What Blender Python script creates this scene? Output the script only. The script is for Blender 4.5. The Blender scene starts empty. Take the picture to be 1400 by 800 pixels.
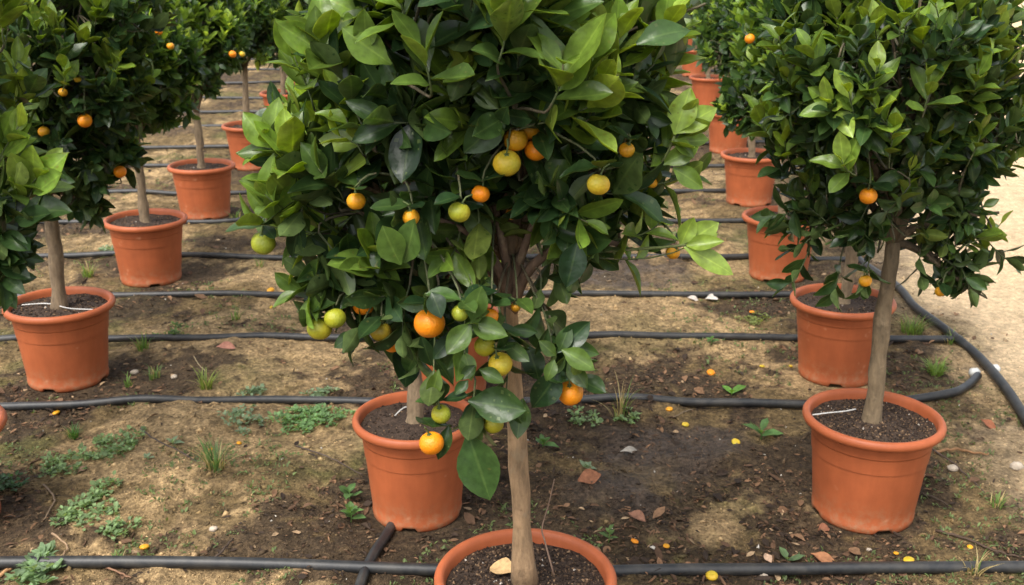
import bpy, math, random
import numpy as np
from mathutils import Vector
rad = math.radians
S = bpy.context.scene
C = S.collection
random.seed(7)
RNG = np.random.default_rng(11)

# ------------------------------------------------------------------ camera frame
CAM_H, PITCH, FPX = 1.65, rad(18.4), 1500.0
CP, SP = math.cos(PITCH), math.sin(PITCH)
def ray(x, y):
    a, b = (x-700)/FPX, -(y-400)/FPX
    return np.array((a, CP + b*SP, -SP + b*CP))
def G(x, y, z=0.0):                       # point of the level z seen at photo position x, y
    d = ray(x, y); t = (z-CAM_H)/d[2]
    return np.array((d[0]*t, d[1]*t, z))
def P(x, y, Y):                           # point at distance Y seen at photo position x, y
    d = ray(x, y); t = Y/d[1]
    return np.array((d[0]*t, Y, CAM_H + d[2]*t))

# ------------------------------------------------------------------ noise
def _h(i, j, s):
    v = np.sin(i*127.1 + j*311.7 + s*74.7)*43758.5453
    return v - np.floor(v)
def vnoise(x, y, s=0):
    x = np.asarray(x, float); y = np.asarray(y, float)
    i, j = np.floor(x), np.floor(y); u, v = x-i, y-j
    u = u*u*(3-2*u); v = v*v*(3-2*v)
    a, b, c, d = _h(i, j, s), _h(i+1, j, s), _h(i, j+1, s), _h(i+1, j+1, s)
    return (a*(1-u)+b*u)*(1-v) + (c*(1-u)+d*u)*v
def fbm(x, y, s=0, o=4):
    r, a, t = 0, .5, 0
    for k in range(o):
        r = r + a*vnoise(x*2**k + 13.7*k, y*2**k - 7.1*k, s+k); t += a; a *= .5
    return r/t
def sst(a, b, x):
    t = np.clip((x-a)/(b-a), 0, 1); return t*t*(3-2*t)

# ------------------------------------------------------------------ mesh builder
class MB:
    def __init__(s): s.V=[]; s.L=[]; s.T=[]; s.col=[]; s.uv=[]; s.n=0
    def add(s, v, faces, col=(1,1,1), uv=None):
        v = np.asarray(v, float).reshape(-1,3); m = len(v)
        if isinstance(faces, np.ndarray):
            s.L.append((faces+s.n).ravel()); s.T.append(np.full(len(faces), faces.shape[1]))
        else:
            s.L.append(np.array([i+s.n for f in faces for i in f], int)); s.T.append(np.array([len(f) for f in faces], int))
        c = np.asarray(col, float)
        s.col.append(np.broadcast_to(c, (m,3)) if c.ndim == 1 else c)
        s.uv.append(np.zeros((m,3)) if uv is None else uv)
        s.V.append(v); s.n += m
    def mesh(s, name, mat, smooth=True):
        V = np.concatenate(s.V); L = np.concatenate(s.L).astype(np.int32); T = np.concatenate(s.T).astype(np.int32)
        me = bpy.data.meshes.new(name)
        me.vertices.add(len(V)); me.vertices.foreach_set('co', V.astype(np.float32).ravel())
        me.loops.add(len(L)); me.loops.foreach_set('vertex_index', L)
        me.polygons.add(len(T)); me.polygons.foreach_set('loop_start', np.concatenate(([0], np.cumsum(T)[:-1])).astype(np.int32))
        me.update(calc_edges=True)
        me.polygons.foreach_set('use_smooth', np.full(len(T), smooth))
        a = me.attributes.new('tint', 'FLOAT_COLOR', 'POINT')
        a.data.foreach_set('color', np.concatenate((np.concatenate(s.col), np.ones((len(V),1))), 1).astype(np.float32).ravel())
        a = me.attributes.new('luv', 'FLOAT_VECTOR', 'POINT')
        a.data.foreach_set('vector', np.concatenate(s.uv).astype(np.float32).ravel())
        if mat: me.materials.append(mat)
        me.validate(); me.update()
        return me
def obj(name, data, parent=None):
    o = bpy.data.objects.new(name, data); C.objects.link(o)
    if parent: o.parent = parent
    return o
def tag(o, label=None, cat=None, group=None, kind=None):
    if label: o['label'] = label
    if cat: o['category'] = cat
    if group: o['group'] = group
    if kind: o['kind'] = kind
    return o
def copy_tree(o, parent=None):
    c = o.copy(); C.objects.link(c); c.parent = parent
    for ch in list(o.children): copy_tree(ch, c)
    return c

def unit(v):
    v = np.asarray(v, float); return v/(np.linalg.norm(v)+1e-9)
def tube(mb, pts, rad_, sides=8, col=(1,1,1), caps=True):
    pts = np.asarray(pts, float); n = len(pts)
    r = np.broadcast_to(np.asarray(rad_, float), (n,))
    tg = np.gradient(pts, axis=0)
    up = np.array((0,0,1.)) if abs(unit(tg[0])[2]) < .9 else np.array((0,1.,0))
    a = np.linspace(0, 2*math.pi, sides, endpoint=False)
    V = []; nrm = unit(np.cross(tg[0], up))
    for i in range(n):
        t = unit(tg[i]); nrm = unit(nrm - t*np.dot(nrm,t)); b = np.cross(t, nrm)
        V.append(pts[i] + r[i]*(np.cos(a)[:,None]*nrm + np.sin(a)[:,None]*b))
    V = np.concatenate(V)
    F = [(i*sides+k, i*sides+(k+1)%sides, (i+1)*sides+(k+1)%sides, (i+1)*sides+k) for i in range(n-1) for k in range(sides)]
    if caps: F += [tuple(range(sides))[::-1], tuple((n-1)*sides+k for k in range(sides))]
    uv = np.zeros((len(V),3)); uv[:,1] = np.repeat(np.arange(n)/max(1,n-1), sides)
    mb.add(V, F, col, uv)
def bez(a, b, c, d, n):
    t = np.linspace(0,1,n)[:,None]
    return a*(1-t)**3 + 3*b*t*(1-t)**2 + 3*c*t*t*(1-t) + d*t**3
def smooth_path(pts, n):
    pts = np.asarray(pts, float); k = len(pts)
    s = np.linspace(0, k-1, n); out = []
    for u in s:
        i = min(int(u), k-2); f = u-i
        p0,p1,p2,p3 = pts[max(i-1,0)], pts[i], pts[i+1], pts[min(i+2,k-1)]
        out.append(.5*((2*p1)+(-p0+p2)*f+(2*p0-5*p1+4*p2-p3)*f*f+(-p0+3*p1-3*p2+p3)*f**3))
    return np.array(out)

# ------------------------------------------------------------------ materials
def mat(name):
    m = bpy.data.materials.new(name); m.use_nodes = True
    nt = m.node_tree; b = nt.nodes['Principled BSDF']
    return m, nt, b
def nd(nt, t, **kw):
    n = nt.nodes.new(t)
    for k, v in kw.items():
        if k in n.inputs: n.inputs[k].default_value = v
        else: setattr(n, k, v)
    return n
def lk(nt, a, b): nt.links.new(a, b)
def attr(nt, name): return nd(nt, 'ShaderNodeAttribute', attribute_name=name)
def coords(nt): return nd(nt, 'ShaderNodeTexCoord').outputs['Object']
def noise(nt, scale, detail=4, rough=.55, vec=None):
    n = nd(nt, 'ShaderNodeTexNoise'); n.inputs['Scale'].default_value = scale
    n.inputs['Detail'].default_value = detail; n.inputs['Roughness'].default_value = rough
    lk(nt, vec if vec else coords(nt), n.inputs['Vector']); return n
def mulcol(nt, col_sock, fac_sock, lo, hi):
    mr = nd(nt, 'ShaderNodeMapRange'); mr.inputs[1].default_value=.3; mr.inputs[2].default_value=.7
    mr.inputs[3].default_value = lo; mr.inputs[4].default_value = hi
    lk(nt, fac_sock, mr.inputs[0])
    mx = nd(nt, 'ShaderNodeVectorMath', operation='SCALE')
    lk(nt, col_sock, mx.inputs[0]); lk(nt, mr.outputs[0], mx.inputs['Scale'])
    return mx.outputs[0]
def bump(nt, b, sock, strength, dist, prev=None):
    bp = nd(nt, 'ShaderNodeBump'); bp.inputs['Strength'].default_value=strength; bp.inputs['Distance'].default_value=dist
    lk(nt, sock, bp.inputs['Height'])
    if prev: lk(nt, prev, bp.inputs['Normal'])
    lk(nt, bp.outputs[0], b.inputs['Normal']); return bp.outputs[0]

def leaf_mat(name, rough=.36, trans=.28):
    m, nt, b = mat(name)
    tint = attr(nt, 'tint'); uv = attr(nt, 'luv')
    sep = nd(nt, 'ShaderNodeSeparateXYZ'); lk(nt, uv.outputs['Vector'], sep.inputs[0])
    ab = nd(nt, 'ShaderNodeMath', operation='ABSOLUTE'); lk(nt, sep.outputs[0], ab.inputs[0])
    rib = nd(nt, 'ShaderNodeMapRange'); rib.inputs[1].default_value=.02; rib.inputs[2].default_value=.11
    rib.inputs[3].default_value=1; rib.inputs[4].default_value=0; lk(nt, ab.outputs[0], rib.inputs[0])
    n = noise(nt, 55, 3)
    c0 = mulcol(nt, tint.outputs['Color'], n.outputs['Fac'], .76, 1.26)
    nb_ = noise(nt, 75, 2, .5); sb = nd(nt, 'ShaderNodeMapRange'); sb.inputs[1].default_value=.70; sb.inputs[2].default_value=.78; sb.inputs[4].default_value=.5; lk(nt, nb_.outputs['Fac'], sb.inputs[0])
    bm = nd(nt, 'ShaderNodeMix', data_type='RGBA'); bm.inputs[7].default_value=(.20,.17,.05,1); lk(nt, sb.outputs[0], bm.inputs[0]); lk(nt, c0, bm.inputs[6]); c1 = bm.outputs[2]
    rc = nd(nt, 'ShaderNodeMix', data_type='RGBA', blend_type='MIX')
    sc = nd(nt, 'ShaderNodeMath', operation='MULTIPLY'); sc.inputs[1].default_value=.45; lk(nt, rib.outputs[0], sc.inputs[0])
    lk(nt, sc.outputs[0], rc.inputs[0]); lk(nt, c1, rc.inputs[6])
    rb = nd(nt, 'ShaderNodeVectorMath', operation='MULTIPLY_ADD'); lk(nt, c1, rb.inputs[0])
    rb.inputs[1].default_value=(1.5,1.4,1.3); rb.inputs[2].default_value=(.05,.06,.02); lk(nt, rb.outputs[0], rc.inputs[7])
    lk(nt, rc.outputs[2], b.inputs['Base Color'])
    rn = nd(nt, 'ShaderNodeMapRange'); rn.inputs[3].default_value=rough-.08; rn.inputs[4].default_value=rough+.16
    n2 = noise(nt, 30, 2); lk(nt, n2.outputs['Fac'], rn.inputs[0]); lk(nt, rn.outputs[0], b.inputs['Roughness'])
    b.inputs['Specular IOR Level'].default_value = .45
    # veins
    ma = nd(nt, 'ShaderNodeMath', operation='MULTIPLY_ADD'); ma.inputs[1].default_value=-5.0
    lk(nt, ab.outputs[0], ma.inputs[0])
    mt = nd(nt, 'ShaderNodeMath', operation='MULTIPLY'); mt.inputs[1].default_value=55; lk(nt, sep.outputs[1], mt.inputs[0]); lk(nt, mt.outputs[0], ma.inputs[2])
    sn = nd(nt, 'ShaderNodeMath', operation='SINE'); lk(nt, ma.outputs[0], sn.inputs[0])
    p = bump(nt, b, n.outputs['Fac'], .3, .005)
    nw = noise(nt, 18, 2); bump(nt, b, nw.outputs['Fac'], .35, .012, p)
    tr = nd(nt, 'ShaderNodeBsdfTranslucent')
    tc = nd(nt, 'ShaderNodeVectorMath', operation='MULTIPLY'); lk(nt, rc.outputs[2], tc.inputs[0]); tc.inputs[1].default_value=(2.6,2.4,1.2)
    lk(nt, tc.outputs[0], tr.inputs['Color'])
    mx = nd(nt, 'ShaderNodeMixShader'); mx.inputs[0].default_value=trans
    lk(nt, b.outputs[0], mx.inputs[1]); lk(nt, tr.outputs[0], mx.inputs[2])
    lk(nt, mx.outputs[0], nt.nodes['Material Output'].inputs['Surface'])
    return m
M_LEAF = leaf_mat('citrus_leaf', .29, .38)
M_WEED = leaf_mat('weed_leaf', .55, .3)

def tint_mat(name, rough, n_scale, lo, hi, bstr, bdist, spec=.3):
    m, nt, b = mat(name)
    t = attr(nt, 'tint'); n = noise(nt, n_scale, 6, .62)
    lk(nt, mulcol(nt, t.outputs['Color'], n.outputs['Fac'], lo, hi), b.inputs['Base Color'])
    b.inputs['Roughness'].default_value = rough; b.inputs['Specular IOR Level'].default_value = spec
    bump(nt, b, n.outputs['Fac'], bstr, bdist); return m
M_CHIP = tint_mat('litter', .85, 90, .7, 1.3, .4, .003)
M_SOIL = tint_mat('potting_soil', .9, 130, .45, 1.6, .9, .006)
M_FLAT = tint_mat('plain_tint', .6, 60, .85, 1.15, .2, .002)

def bark_mat():
    m, nt, b = mat('bark')
    mp = nd(nt, 'ShaderNodeMapping'); mp.inputs['Scale'].default_value=(1,1,.3); lk(nt, coords(nt), mp.inputs[0])
    n = noise(nt, 70, 6, .65, mp.outputs[0]); n2 = noise(nt, 9, 3)
    t = attr(nt, 'tint')
    c = mulcol(nt, t.outputs['Color'], n.outputs['Fac'], .6, 1.35)
    c = mulcol(nt, c, n2.outputs['Fac'], .75, 1.2)
    lk(nt, c, b.inputs['Base Color']); b.inputs['Roughness'].default_value=.85
    n3 = noise(nt, 26, 4, .6); spk = nd(nt, 'ShaderNodeMapRange'); spk.inputs[1].default_value=.58; spk.inputs[2].default_value=.66; spk.inputs[4].default_value=.55; lk(nt, n3.outputs['Fac'], spk.inputs[0])
    lic = nd(nt, 'ShaderNodeMix', data_type='RGBA'); lic.inputs[7].default_value=(.30,.22,.13,1); lk(nt, spk.outputs[0], lic.inputs[0]); lk(nt, c, lic.inputs[6]); lk(nt, lic.outputs[2], b.inputs['Base Color'])
    pb = bump(nt, b, n.outputs['Fac'], 1., .006); bump(nt, b, n3.outputs['Fac'], .6, .008, pb); return m
M_BARK = bark_mat()

def pot_mat():
    m, nt, b = mat('terracotta_plastic')
    oi = nd(nt, 'ShaderNodeObjectInfo')
    n = noise(nt, 6, 5, .6); n2 = noise(nt, 45, 4, .7)
    base = nd(nt, 'ShaderNodeMix', data_type='RGBA'); base.inputs[6].default_value=(.41,.108,.038,1); base.inputs[7].default_value=(.36,.092,.032,1)
    lk(nt, oi.outputs['Random'], base.inputs[0])
    mps = nd(nt, 'ShaderNodeMapping'); mps.inputs['Scale'].default_value=(1,1,.18); lk(nt, coords(nt), mps.inputs[0]); ns_ = noise(nt, 28, 4, .6, mps.outputs[0])
    c = mulcol(nt, base.outputs[2], n.outputs['Fac'], .80, 1.14); c = mulcol(nt, c, ns_.outputs['Fac'], .9, 1.08)
    # dusty splashes near the foot
    g = nd(nt, 'ShaderNodeSeparateXYZ'); lk(nt, coords(nt), g.inputs[0])
    mr = nd(nt, 'ShaderNodeMapRange'); mr.inputs[1].default_value=.11; mr.inputs[2].default_value=0.; mr.inputs[3].default_value=0; mr.inputs[4].default_value=.8; lk(nt, g.outputs[2], mr.inputs[0])
    m2 = nd(nt, 'ShaderNodeMapRange'); m2.inputs[1].default_value=.45; m2.inputs[2].default_value=.68; lk(nt, n2.outputs['Fac'], m2.inputs[0])
    mu = nd(nt, 'ShaderNodeMath', operation='MULTIPLY'); lk(nt, mr.outputs[0], mu.inputs[0]); lk(nt, m2.outputs[0], mu.inputs[1])
    mx = nd(nt, 'ShaderNodeMix', data_type='RGBA'); mx.inputs[7].default_value=(.33,.2,.11,1)
    lk(nt, mu.outputs[0], mx.inputs[0]); lk(nt, c, mx.inputs[6])
    # pale scuffs
    n3 = noise(nt, 16, 2, .5); m3 = nd(nt, 'ShaderNodeMapRange'); m3.inputs[1].default_value=.70; m3.inputs[2].default_value=.76; m3.inputs[4].default_value=.4; lk(nt, n3.outputs['Fac'], m3.inputs[0])
    mx2 = nd(nt, 'ShaderNodeMix', data_type='RGBA'); mx2.inputs[7].default_value=(.6,.3,.17,1)
    lk(nt, m3.outputs[0], mx2.inputs[0]); lk(nt, mx.outputs[2], mx2.inputs[6])
    lk(nt, mx2.outputs[2], b.inputs['Base Color'])
    b.inputs['Roughness'].default_value=.5; b.inputs['Specular IOR Level'].default_value=.35
    bump(nt, b, n2.outputs['Fac'], .06, .002); return m
M_POT = pot_mat()

def fruit_mat(name, ca, cb):
    m, nt, b = mat(name)
    n = noise(nt, 14, 2); n2 = noise(nt, 260, 2)
    g = nd(nt, 'ShaderNodeSeparateXYZ'); lk(nt, coords(nt), g.inputs[0])
    ad = nd(nt, 'ShaderNodeMath', operation='MULTIPLY_ADD'); lk(nt, g.outputs[2], ad.inputs[0]); ad.inputs[1].default_value=9.; lk(nt, n.outputs['Fac'], ad.inputs[2])
    mr = nd(nt, 'ShaderNodeMapRange'); mr.inputs[1].default_value=.4; mr.inputs[2].default_value=.75; lk(nt, ad.outputs[0], mr.inputs[0])
    mx = nd(nt, 'ShaderNodeMix', data_type='RGBA'); mx.inputs[6].default_value=(*ca,1); mx.inputs[7].default_value=(*cb,1)
    lk(nt, mr.outputs[0], mx.inputs[0]); lk(nt, mx.outputs[2], b.inputs['Base Color'])
    b.inputs['Roughness'].default_value=.42; b.inputs['Specular IOR Level'].default_value=.4
    b.inputs['Subsurface Weight'].default_value=.12; b.inputs['Subsurface Radius'].default_value=(.01,.005,.002); b.inputs['Subsurface Scale'].default_value=1
    n3 = noise(nt, 60, 3, .6)
    sp = nd(nt, 'ShaderNodeMapRange'); sp.inputs[1].default_value=.62; sp.inputs[2].default_value=.72; sp.inputs[4].default_value=.2; lk(nt, n3.outputs['Fac'], sp.inputs[0])
    bl = nd(nt, 'ShaderNodeMix', data_type='RGBA'); bl.inputs[7].default_value=(.22,.14,.03,1); lk(nt, sp.outputs[0], bl.inputs[0]); lk(nt, mx.outputs[2], bl.inputs[6])
    lk(nt, bl.outputs[2], b.inputs['Base Color'])
    pb = bump(nt, b, n2.outputs['Fac'], .55, .0025); bump(nt, b, n.outputs['Fac'], .4, .006, pb); return m
FR = {'o': fruit_mat('orange_rind', (.80,.24,.006), (.74,.27,.008)),
      'a': fruit_mat('amber_rind', (.72,.30,.01), (.52,.29,.015)),
      'y': fruit_mat('yellow_rind', (.66,.40,.02), (.42,.36,.03)),
      'l': fruit_mat('lime_rind', (.42,.36,.022), (.25,.30,.025)),
      'g': fruit_mat('green_rind', (.34,.34,.02), (.27,.32,.03)),
      'v': fruit_mat('olive_rind', (.40,.26,.02), (.20,.21,.02))}
FRN = {'o':None,'a':None,'y':'yellow half-ripe fruit','l':'yellow-green unripe fruit','g':'green unripe fruit','v':'olive-green turning fruit'}

def pipe_mat():
    m, nt, b = mat('black_polythene')
    n = noise(nt, 20, 5, .65)
    mx = nd(nt, 'ShaderNodeMix', data_type='RGBA'); mx.inputs[6].default_value=(.015,.016,.017,1); mx.inputs[7].default_value=(.055,.05,.042,1)
    mr = nd(nt, 'ShaderNodeMapRange'); mr.inputs[1].default_value=.4; mr.inputs[2].default_value=.75; lk(nt, n.outputs['Fac'], mr.inputs[0])
    lk(nt, mr.outputs[0], mx.inputs[0]); lk(nt, mx.outputs[2], b.inputs['Base Color'])
    b.inputs['Roughness'].default_value=.48; bump(nt, b, n.outputs['Fac'], .15, .003); return m
M_PIPE = pipe_mat()
def plain(name, col, rough=.5):
    m, nt, b = mat(name); n = noise(nt, 40, 4)
    rgb = nd(nt, 'ShaderNodeRGB'); rgb.outputs[0].default_value=(*col,1)
    lk(nt, mulcol(nt, rgb.outputs[0], n.outputs['Fac'], .8, 1.15), b.inputs['Base Color']); b.inputs['Roughness'].default_value=rough; return m
M_WHITE = plain('white_tube', (.62,.6,.56), .45)

def ground_mat():
    m, nt, b = mat('nursery_soil')
    t = attr(nt, 'tint')
    n1 = noise(nt, 14, 8, .68); n2 = noise(nt, 75, 6, .7); n3 = noise(nt, 4, 5, .6)
    v = nd(nt, 'ShaderNodeTexVoronoi'); v.inputs['Scale'].default_value=85; lk(nt, coords(nt), v.inputs['Vector'])
    c = mulcol(nt, t.outputs['Color'], n1.outputs['Fac'], .42, 1.5)
    c = mulcol(nt, c, n2.outputs['Fac'], .36, 1.62)
    n4 = noise(nt, 38, 5, .7); c = mulcol(nt, c, n4.outputs['Fac'], .55, 1.42)
    # sandy specks and dark crumbs
    sp = nd(nt, 'ShaderNodeMapRange'); sp.inputs[1].default_value=.18; sp.inputs[2].default_value=.08; sp.inputs[4].default_value=.5; lk(nt, v.outputs['Distance'], sp.inputs[0])
    gate = nd(nt, 'ShaderNodeMapRange'); gate.inputs[1].default_value=.5; gate.inputs[2].default_value=.62; lk(nt, n1.outputs['Fac'], gate.inputs[0])
    mu = nd(nt, 'ShaderNodeMath', operation='MULTIPLY'); lk(nt, sp.outputs[0], mu.inputs[0]); lk(nt, gate.outputs[0], mu.inputs[1])
    br = nd(nt, 'ShaderNodeVectorMath', operation='MULTIPLY_ADD'); lk(nt, c, br.inputs[0]); br.inputs[1].default_value=(1.4,1.35,1.3); br.inputs[2].default_value=(.05,.035,.02)
    mx = nd(nt, 'ShaderNodeMix', data_type='RGBA'); lk(nt, mu.outputs[0], mx.inputs[0]); lk(nt, c, mx.inputs[6]); lk(nt, br.outputs[0], mx.inputs[7])
    uv = attr(nt, 'luv'); sp2 = nd(nt, 'ShaderNodeSeparateXYZ'); lk(nt, uv.outputs['Vector'], sp2.inputs[0])
    mp_ = nd(nt, 'ShaderNodeMix', data_type='RGBA'); pf = nd(nt, 'ShaderNodeMath', operation='MULTIPLY'); pf.inputs[1].default_value=.5
    lk(nt, sp2.outputs[1], pf.inputs[0]); lk(nt, pf.outputs[0], mp_.inputs[0]); lk(nt, mx.outputs[2], mp_.inputs[6]); lk(nt, t.outputs['Color'], mp_.inputs[7])
    lk(nt, mp_.outputs[2], b.inputs['Base Color'])
    lk(nt, sp2.outputs[0], b.inputs['Roughness']); b.inputs['Specular IOR Level'].default_value=.25
    p = bump(nt, b, n1.outputs['Fac'], .9, .035)
    p = bump(nt, b, n2.outputs['Fac'], 1., .012, p)
    return m
M_GROUND = ground_mat()

# ------------------------------------------------------------------ layout of the pots
RIM_Z = .312
def base_of(x, y): g = G(x, y, RIM_Z); return (g[0], g[1])
# key, rim centre in the photo, scale, crown variant, label
ROWS = [
 ('M0', 718, 785, 1.00, 'tall potted citrus tree in the centre foreground, loaded with orange, yellow and green fruit'),
 ('M1', 567, 567, .90, 'potted citrus tree half hidden close behind the fruit-laden foreground tree, pot at its lower left'),
 ('R1', 1193, 567, 1.00, 'dark glossy citrus tree in the big clean terracotta pot nearest on the right'),
 ('L0', -97, 580, 1.00, 'citrus tree cut by the left picture edge, with large pale young leaves'),
 ('L1', 80, 413, 1.00, 'bushy citrus tree whose leaning trunk stands in the nearest full pot on the left'),
 ('L2', 198, 298, .99, 'second full potted citrus tree of the left row, behind the leaning-trunk tree'),
 ('L3', 275, 225, .99, 'third full potted citrus tree of the left row, trunk forking low above its pot'),
 ('L4', 341, 170, .98, 'fourth full potted citrus tree of the left row, pot just right of the forked one'),
 ('L5', 386, 126, .97, 'fifth full potted citrus tree of the left row, small and far'),
 ('L6', 416, 78, .97, 'sixth full potted citrus tree of the left row, mostly behind the foreground crown'),
 ('L7', 437, 28, .97, 'seventh and farthest full potted citrus tree of the left row'),
 ('R2', 1153, 408, .98, 'second potted citrus tree of the right row, pot right behind the nearest right trunk'),
 ('R3', 1070, 294, .97, 'third potted citrus tree of the right row, pot left of the hanging dark leaves'),
 ('R4', 1028, 210, .96, 'fourth potted citrus tree of the right row'),
 ('R5', 998, 152, .95, 'fifth potted citrus tree of the right row, pot rim under dark leaves'),
 ('R6', 969, 105, .92, 'sixth potted citrus tree of the right row, narrow slice of pot showing'),
 ('R7', 950, 67, .90, 'seventh potted citrus tree of the right row, bright pot clear of the leaves'),
 ('R8', 938, 38, .92, 'eighth potted citrus tree of the right row, near the top of the picture'),
 ('R9', 924, 2, .95, 'ninth and farthest potted citrus tree of the right row'),
 ('M2', 612, 425, .95, 'second potted citrus tree behind the foreground tree, pot sliver seen under its low leaves'),
 ('M3', 640, 300, .95, 'third potted citrus tree behind the foreground tree, glimpsed through its right branches'),
]
POS = {r[0]: base_of(r[1], r[2]) for r in ROWS}
PXY = np.array(list(POS.values()))

# ------------------------------------------------------------------ ground
def path_edge(y): return 1.55 + .135*(y-2.9) + .13*(fbm(np.asarray(y)*1.3, np.asarray(y)*0, 31)-.5)
def pathmask(x, y): return sst(-.05, .42, x - path_edge(y) + .5*(fbm(x*3, y*3, 5)-.5))
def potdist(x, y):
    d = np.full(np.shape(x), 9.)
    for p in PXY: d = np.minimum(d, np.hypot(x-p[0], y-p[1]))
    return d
MOUNDS = [(235,640,.30,.035),(370,720,.26,.03),(250,575,.2,.02),(400,620,.2,.015),(560,640,.15,0.0),(1180,535,.12,.01),(900,425,.35,.03),(330,400,.3,.02),(760,440,.2,.01),(1060,455,.18,.02)]
MD = [(*G(a,b)[:2], r, h) for a,b,r,h in MOUNDS]
def hgt(x, y):
    x = np.asarray(x, float); y = np.asarray(y, float)
    h = .085*(fbm(x*1.1+3, y*1.5, 1, 3)-.5) + .055*(fbm(x*4, y*4, 9, 3)-.5)
    for a,b,r,k in MD: h = h + k*np.exp(-((x-a)**2+((y-b)*.8)**2)/r**2)
    h = h*(1-.8*pathmask(x,y))
    h = h*sst(.12, .42, potdist(x,y))
    return h + (.022*(fbm(x*15, y*15, 4, 3)-.5)+.008*(vnoise(x*45,y*45,8)-.5))*(1-.5*pathmask(x,y))*sst(.1,.25,potdist(x,y))
def gz(x, y): return float(hgt(np.array([x]), np.array([y]))[0])
def GG(x, y):                            # photo position on the uneven ground
    p = G(x, y)
    for _ in range(3): p = G(x, y, gz(p[0], p[1]))
    return p

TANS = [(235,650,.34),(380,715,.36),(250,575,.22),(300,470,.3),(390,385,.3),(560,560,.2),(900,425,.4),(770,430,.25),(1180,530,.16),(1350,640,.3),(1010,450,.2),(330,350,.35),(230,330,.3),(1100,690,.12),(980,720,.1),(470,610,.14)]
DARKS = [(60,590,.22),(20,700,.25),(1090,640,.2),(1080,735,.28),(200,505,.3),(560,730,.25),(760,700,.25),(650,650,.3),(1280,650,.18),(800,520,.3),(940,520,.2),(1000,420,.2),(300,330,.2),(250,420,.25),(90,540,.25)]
MUDS = [(890,625,.27),(985,600,.12),(840,690,.15),(850,375,.42)]
def soil_color(x, y):
    tan = np.array((.39,.265,.13)); oli = np.array((.175,.118,.052)); drk = np.array((.062,.040,.023)); mud = np.array((.088,.062,.044)); sand = np.array((.68,.50,.30)); moss = np.array((.10,.10,.03))
    n = fbm(x*1.5, y*1.7, 21, 5); n2 = fbm(x*2.6, y*2.6, 41, 5); n3 = fbm(x*7, y*7, 55, 4); n4 = fbm(x*26, y*26, 65, 3)
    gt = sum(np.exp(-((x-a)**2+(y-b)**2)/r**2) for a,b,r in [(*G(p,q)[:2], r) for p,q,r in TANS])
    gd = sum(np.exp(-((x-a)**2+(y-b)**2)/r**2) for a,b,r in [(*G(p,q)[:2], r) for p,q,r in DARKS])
    gm = sum(np.exp(-((x-a)**2+((y-b)*1.2)**2)/r**2) for a,b,r in [(*G(p,q)[:2], r) for p,q,r in MUDS])
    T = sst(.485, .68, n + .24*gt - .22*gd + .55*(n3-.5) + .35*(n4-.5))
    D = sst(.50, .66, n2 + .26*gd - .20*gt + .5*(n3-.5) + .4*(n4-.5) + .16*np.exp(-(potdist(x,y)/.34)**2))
    Mo = sst(.55, .75, fbm(x*3+9, y*3, 77, 4) + .2*(n3-.5))*.7
    Mu = sst(.35, .75, gm + .5*(n3-.5))
    f = lambda c, t, k: c*(1-k[:,None]) + t*k[:,None]
    c = np.broadcast_to(oli, (len(x),3)).copy()
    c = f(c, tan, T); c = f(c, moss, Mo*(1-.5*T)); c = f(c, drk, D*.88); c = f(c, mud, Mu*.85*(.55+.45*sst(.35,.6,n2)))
    pm = pathmask(x, y); c = f(c, sand*(.88+.24*n3[:,None]), pm)
    return c, D*(1-pm), Mu, pm, T
def build_ground():
    ys = [.4]
    while ys[-1] < 160: ys.append(ys[-1]*1.0 + max(.011, .0042*ys[-1]))
    ys = np.array(ys)
    xs = [0.]
    while xs[-1] < 90: xs.append(xs[-1] + max(.0125, .008*(xs[-1]-2.2)+.0125))
    xs = np.array(xs); xs = np.concatenate((-xs[:0:-1], xs))
    X, Y = np.meshgrid(xs, ys); x = X.ravel(); y = Y.ravel()
    z = hgt(x, y)*np.where(y > 30, .3, 1.)
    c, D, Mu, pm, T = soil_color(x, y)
    ny, nx = X.shape
    i = np.arange((ny-1)*(nx-1)); r, q = i//(nx-1), i%(nx-1)
    F = np.stack((r*nx+q, r*nx+q+1, (r+1)*nx+q+1, (r+1)*nx+q), 1)
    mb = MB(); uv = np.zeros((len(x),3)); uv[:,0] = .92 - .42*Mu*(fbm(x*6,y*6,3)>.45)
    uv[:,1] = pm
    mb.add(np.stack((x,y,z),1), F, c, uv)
    o = obj('soil_ground', mb.mesh('soil_ground', M_GROUND)); tag(o, kind='structure')
    return o
build_ground()

# ------------------------------------------------------------------ pots
def pot_mesh(seed):
    prof = [(.128,.004),(.142,.0),(.146,.006),(.1475,.022),(.1455,.026),(.149,.06),(.155,.12),(.161,.18),(.1655,.232),
            (.1662,.238),(.1625,.2405),(.1625,.243),(.1700,.2465),(.170,.262),(.1725,.279),(.1765,.283),(.188,.284),(.1955,.288),(.1995,.296),(.1995,.304),(.1955,.311),(.189,.3145),(.182,.313),(.1775,.306),(.1755,.298),(.172,.27),(.165,.2)]
    n = 96; a = np.linspace(0, 2*math.pi, n, endpoint=False); mb = MB(); V = []
    notch = np.zeros(n, bool)
    for k in range(4):
        c0 = int(n*k/4)+3
        for j in range(-2, 3): notch[(c0+j) % n] = True
    for i, (r, z) in enumerate(prof):
        zz = np.full(n, z); rr = np.full(n, r)
        if i < 3: zz = np.where(notch, .013 + .001*i, zz)
        if i == 0: rr = np.where(notch, .12, rr)
        V.append(np.stack((rr*np.cos(a), rr*np.sin(a), zz), 1))
    V = np.concatenate(V); F = [(i*n+k, i*n+(k+1)%n, (i+1)*n+(k+1)%n, (i+1)*n+k) for i in range(len(prof)-1) for k in range(n)]
    mb.add(V, F)
    mb.add(np.stack((.135*np.cos(a), .135*np.sin(a), np.full(n,.02)),1), [tuple(range(n))[::-1]])
    return mb.mesh('pot', M_POT)
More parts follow.
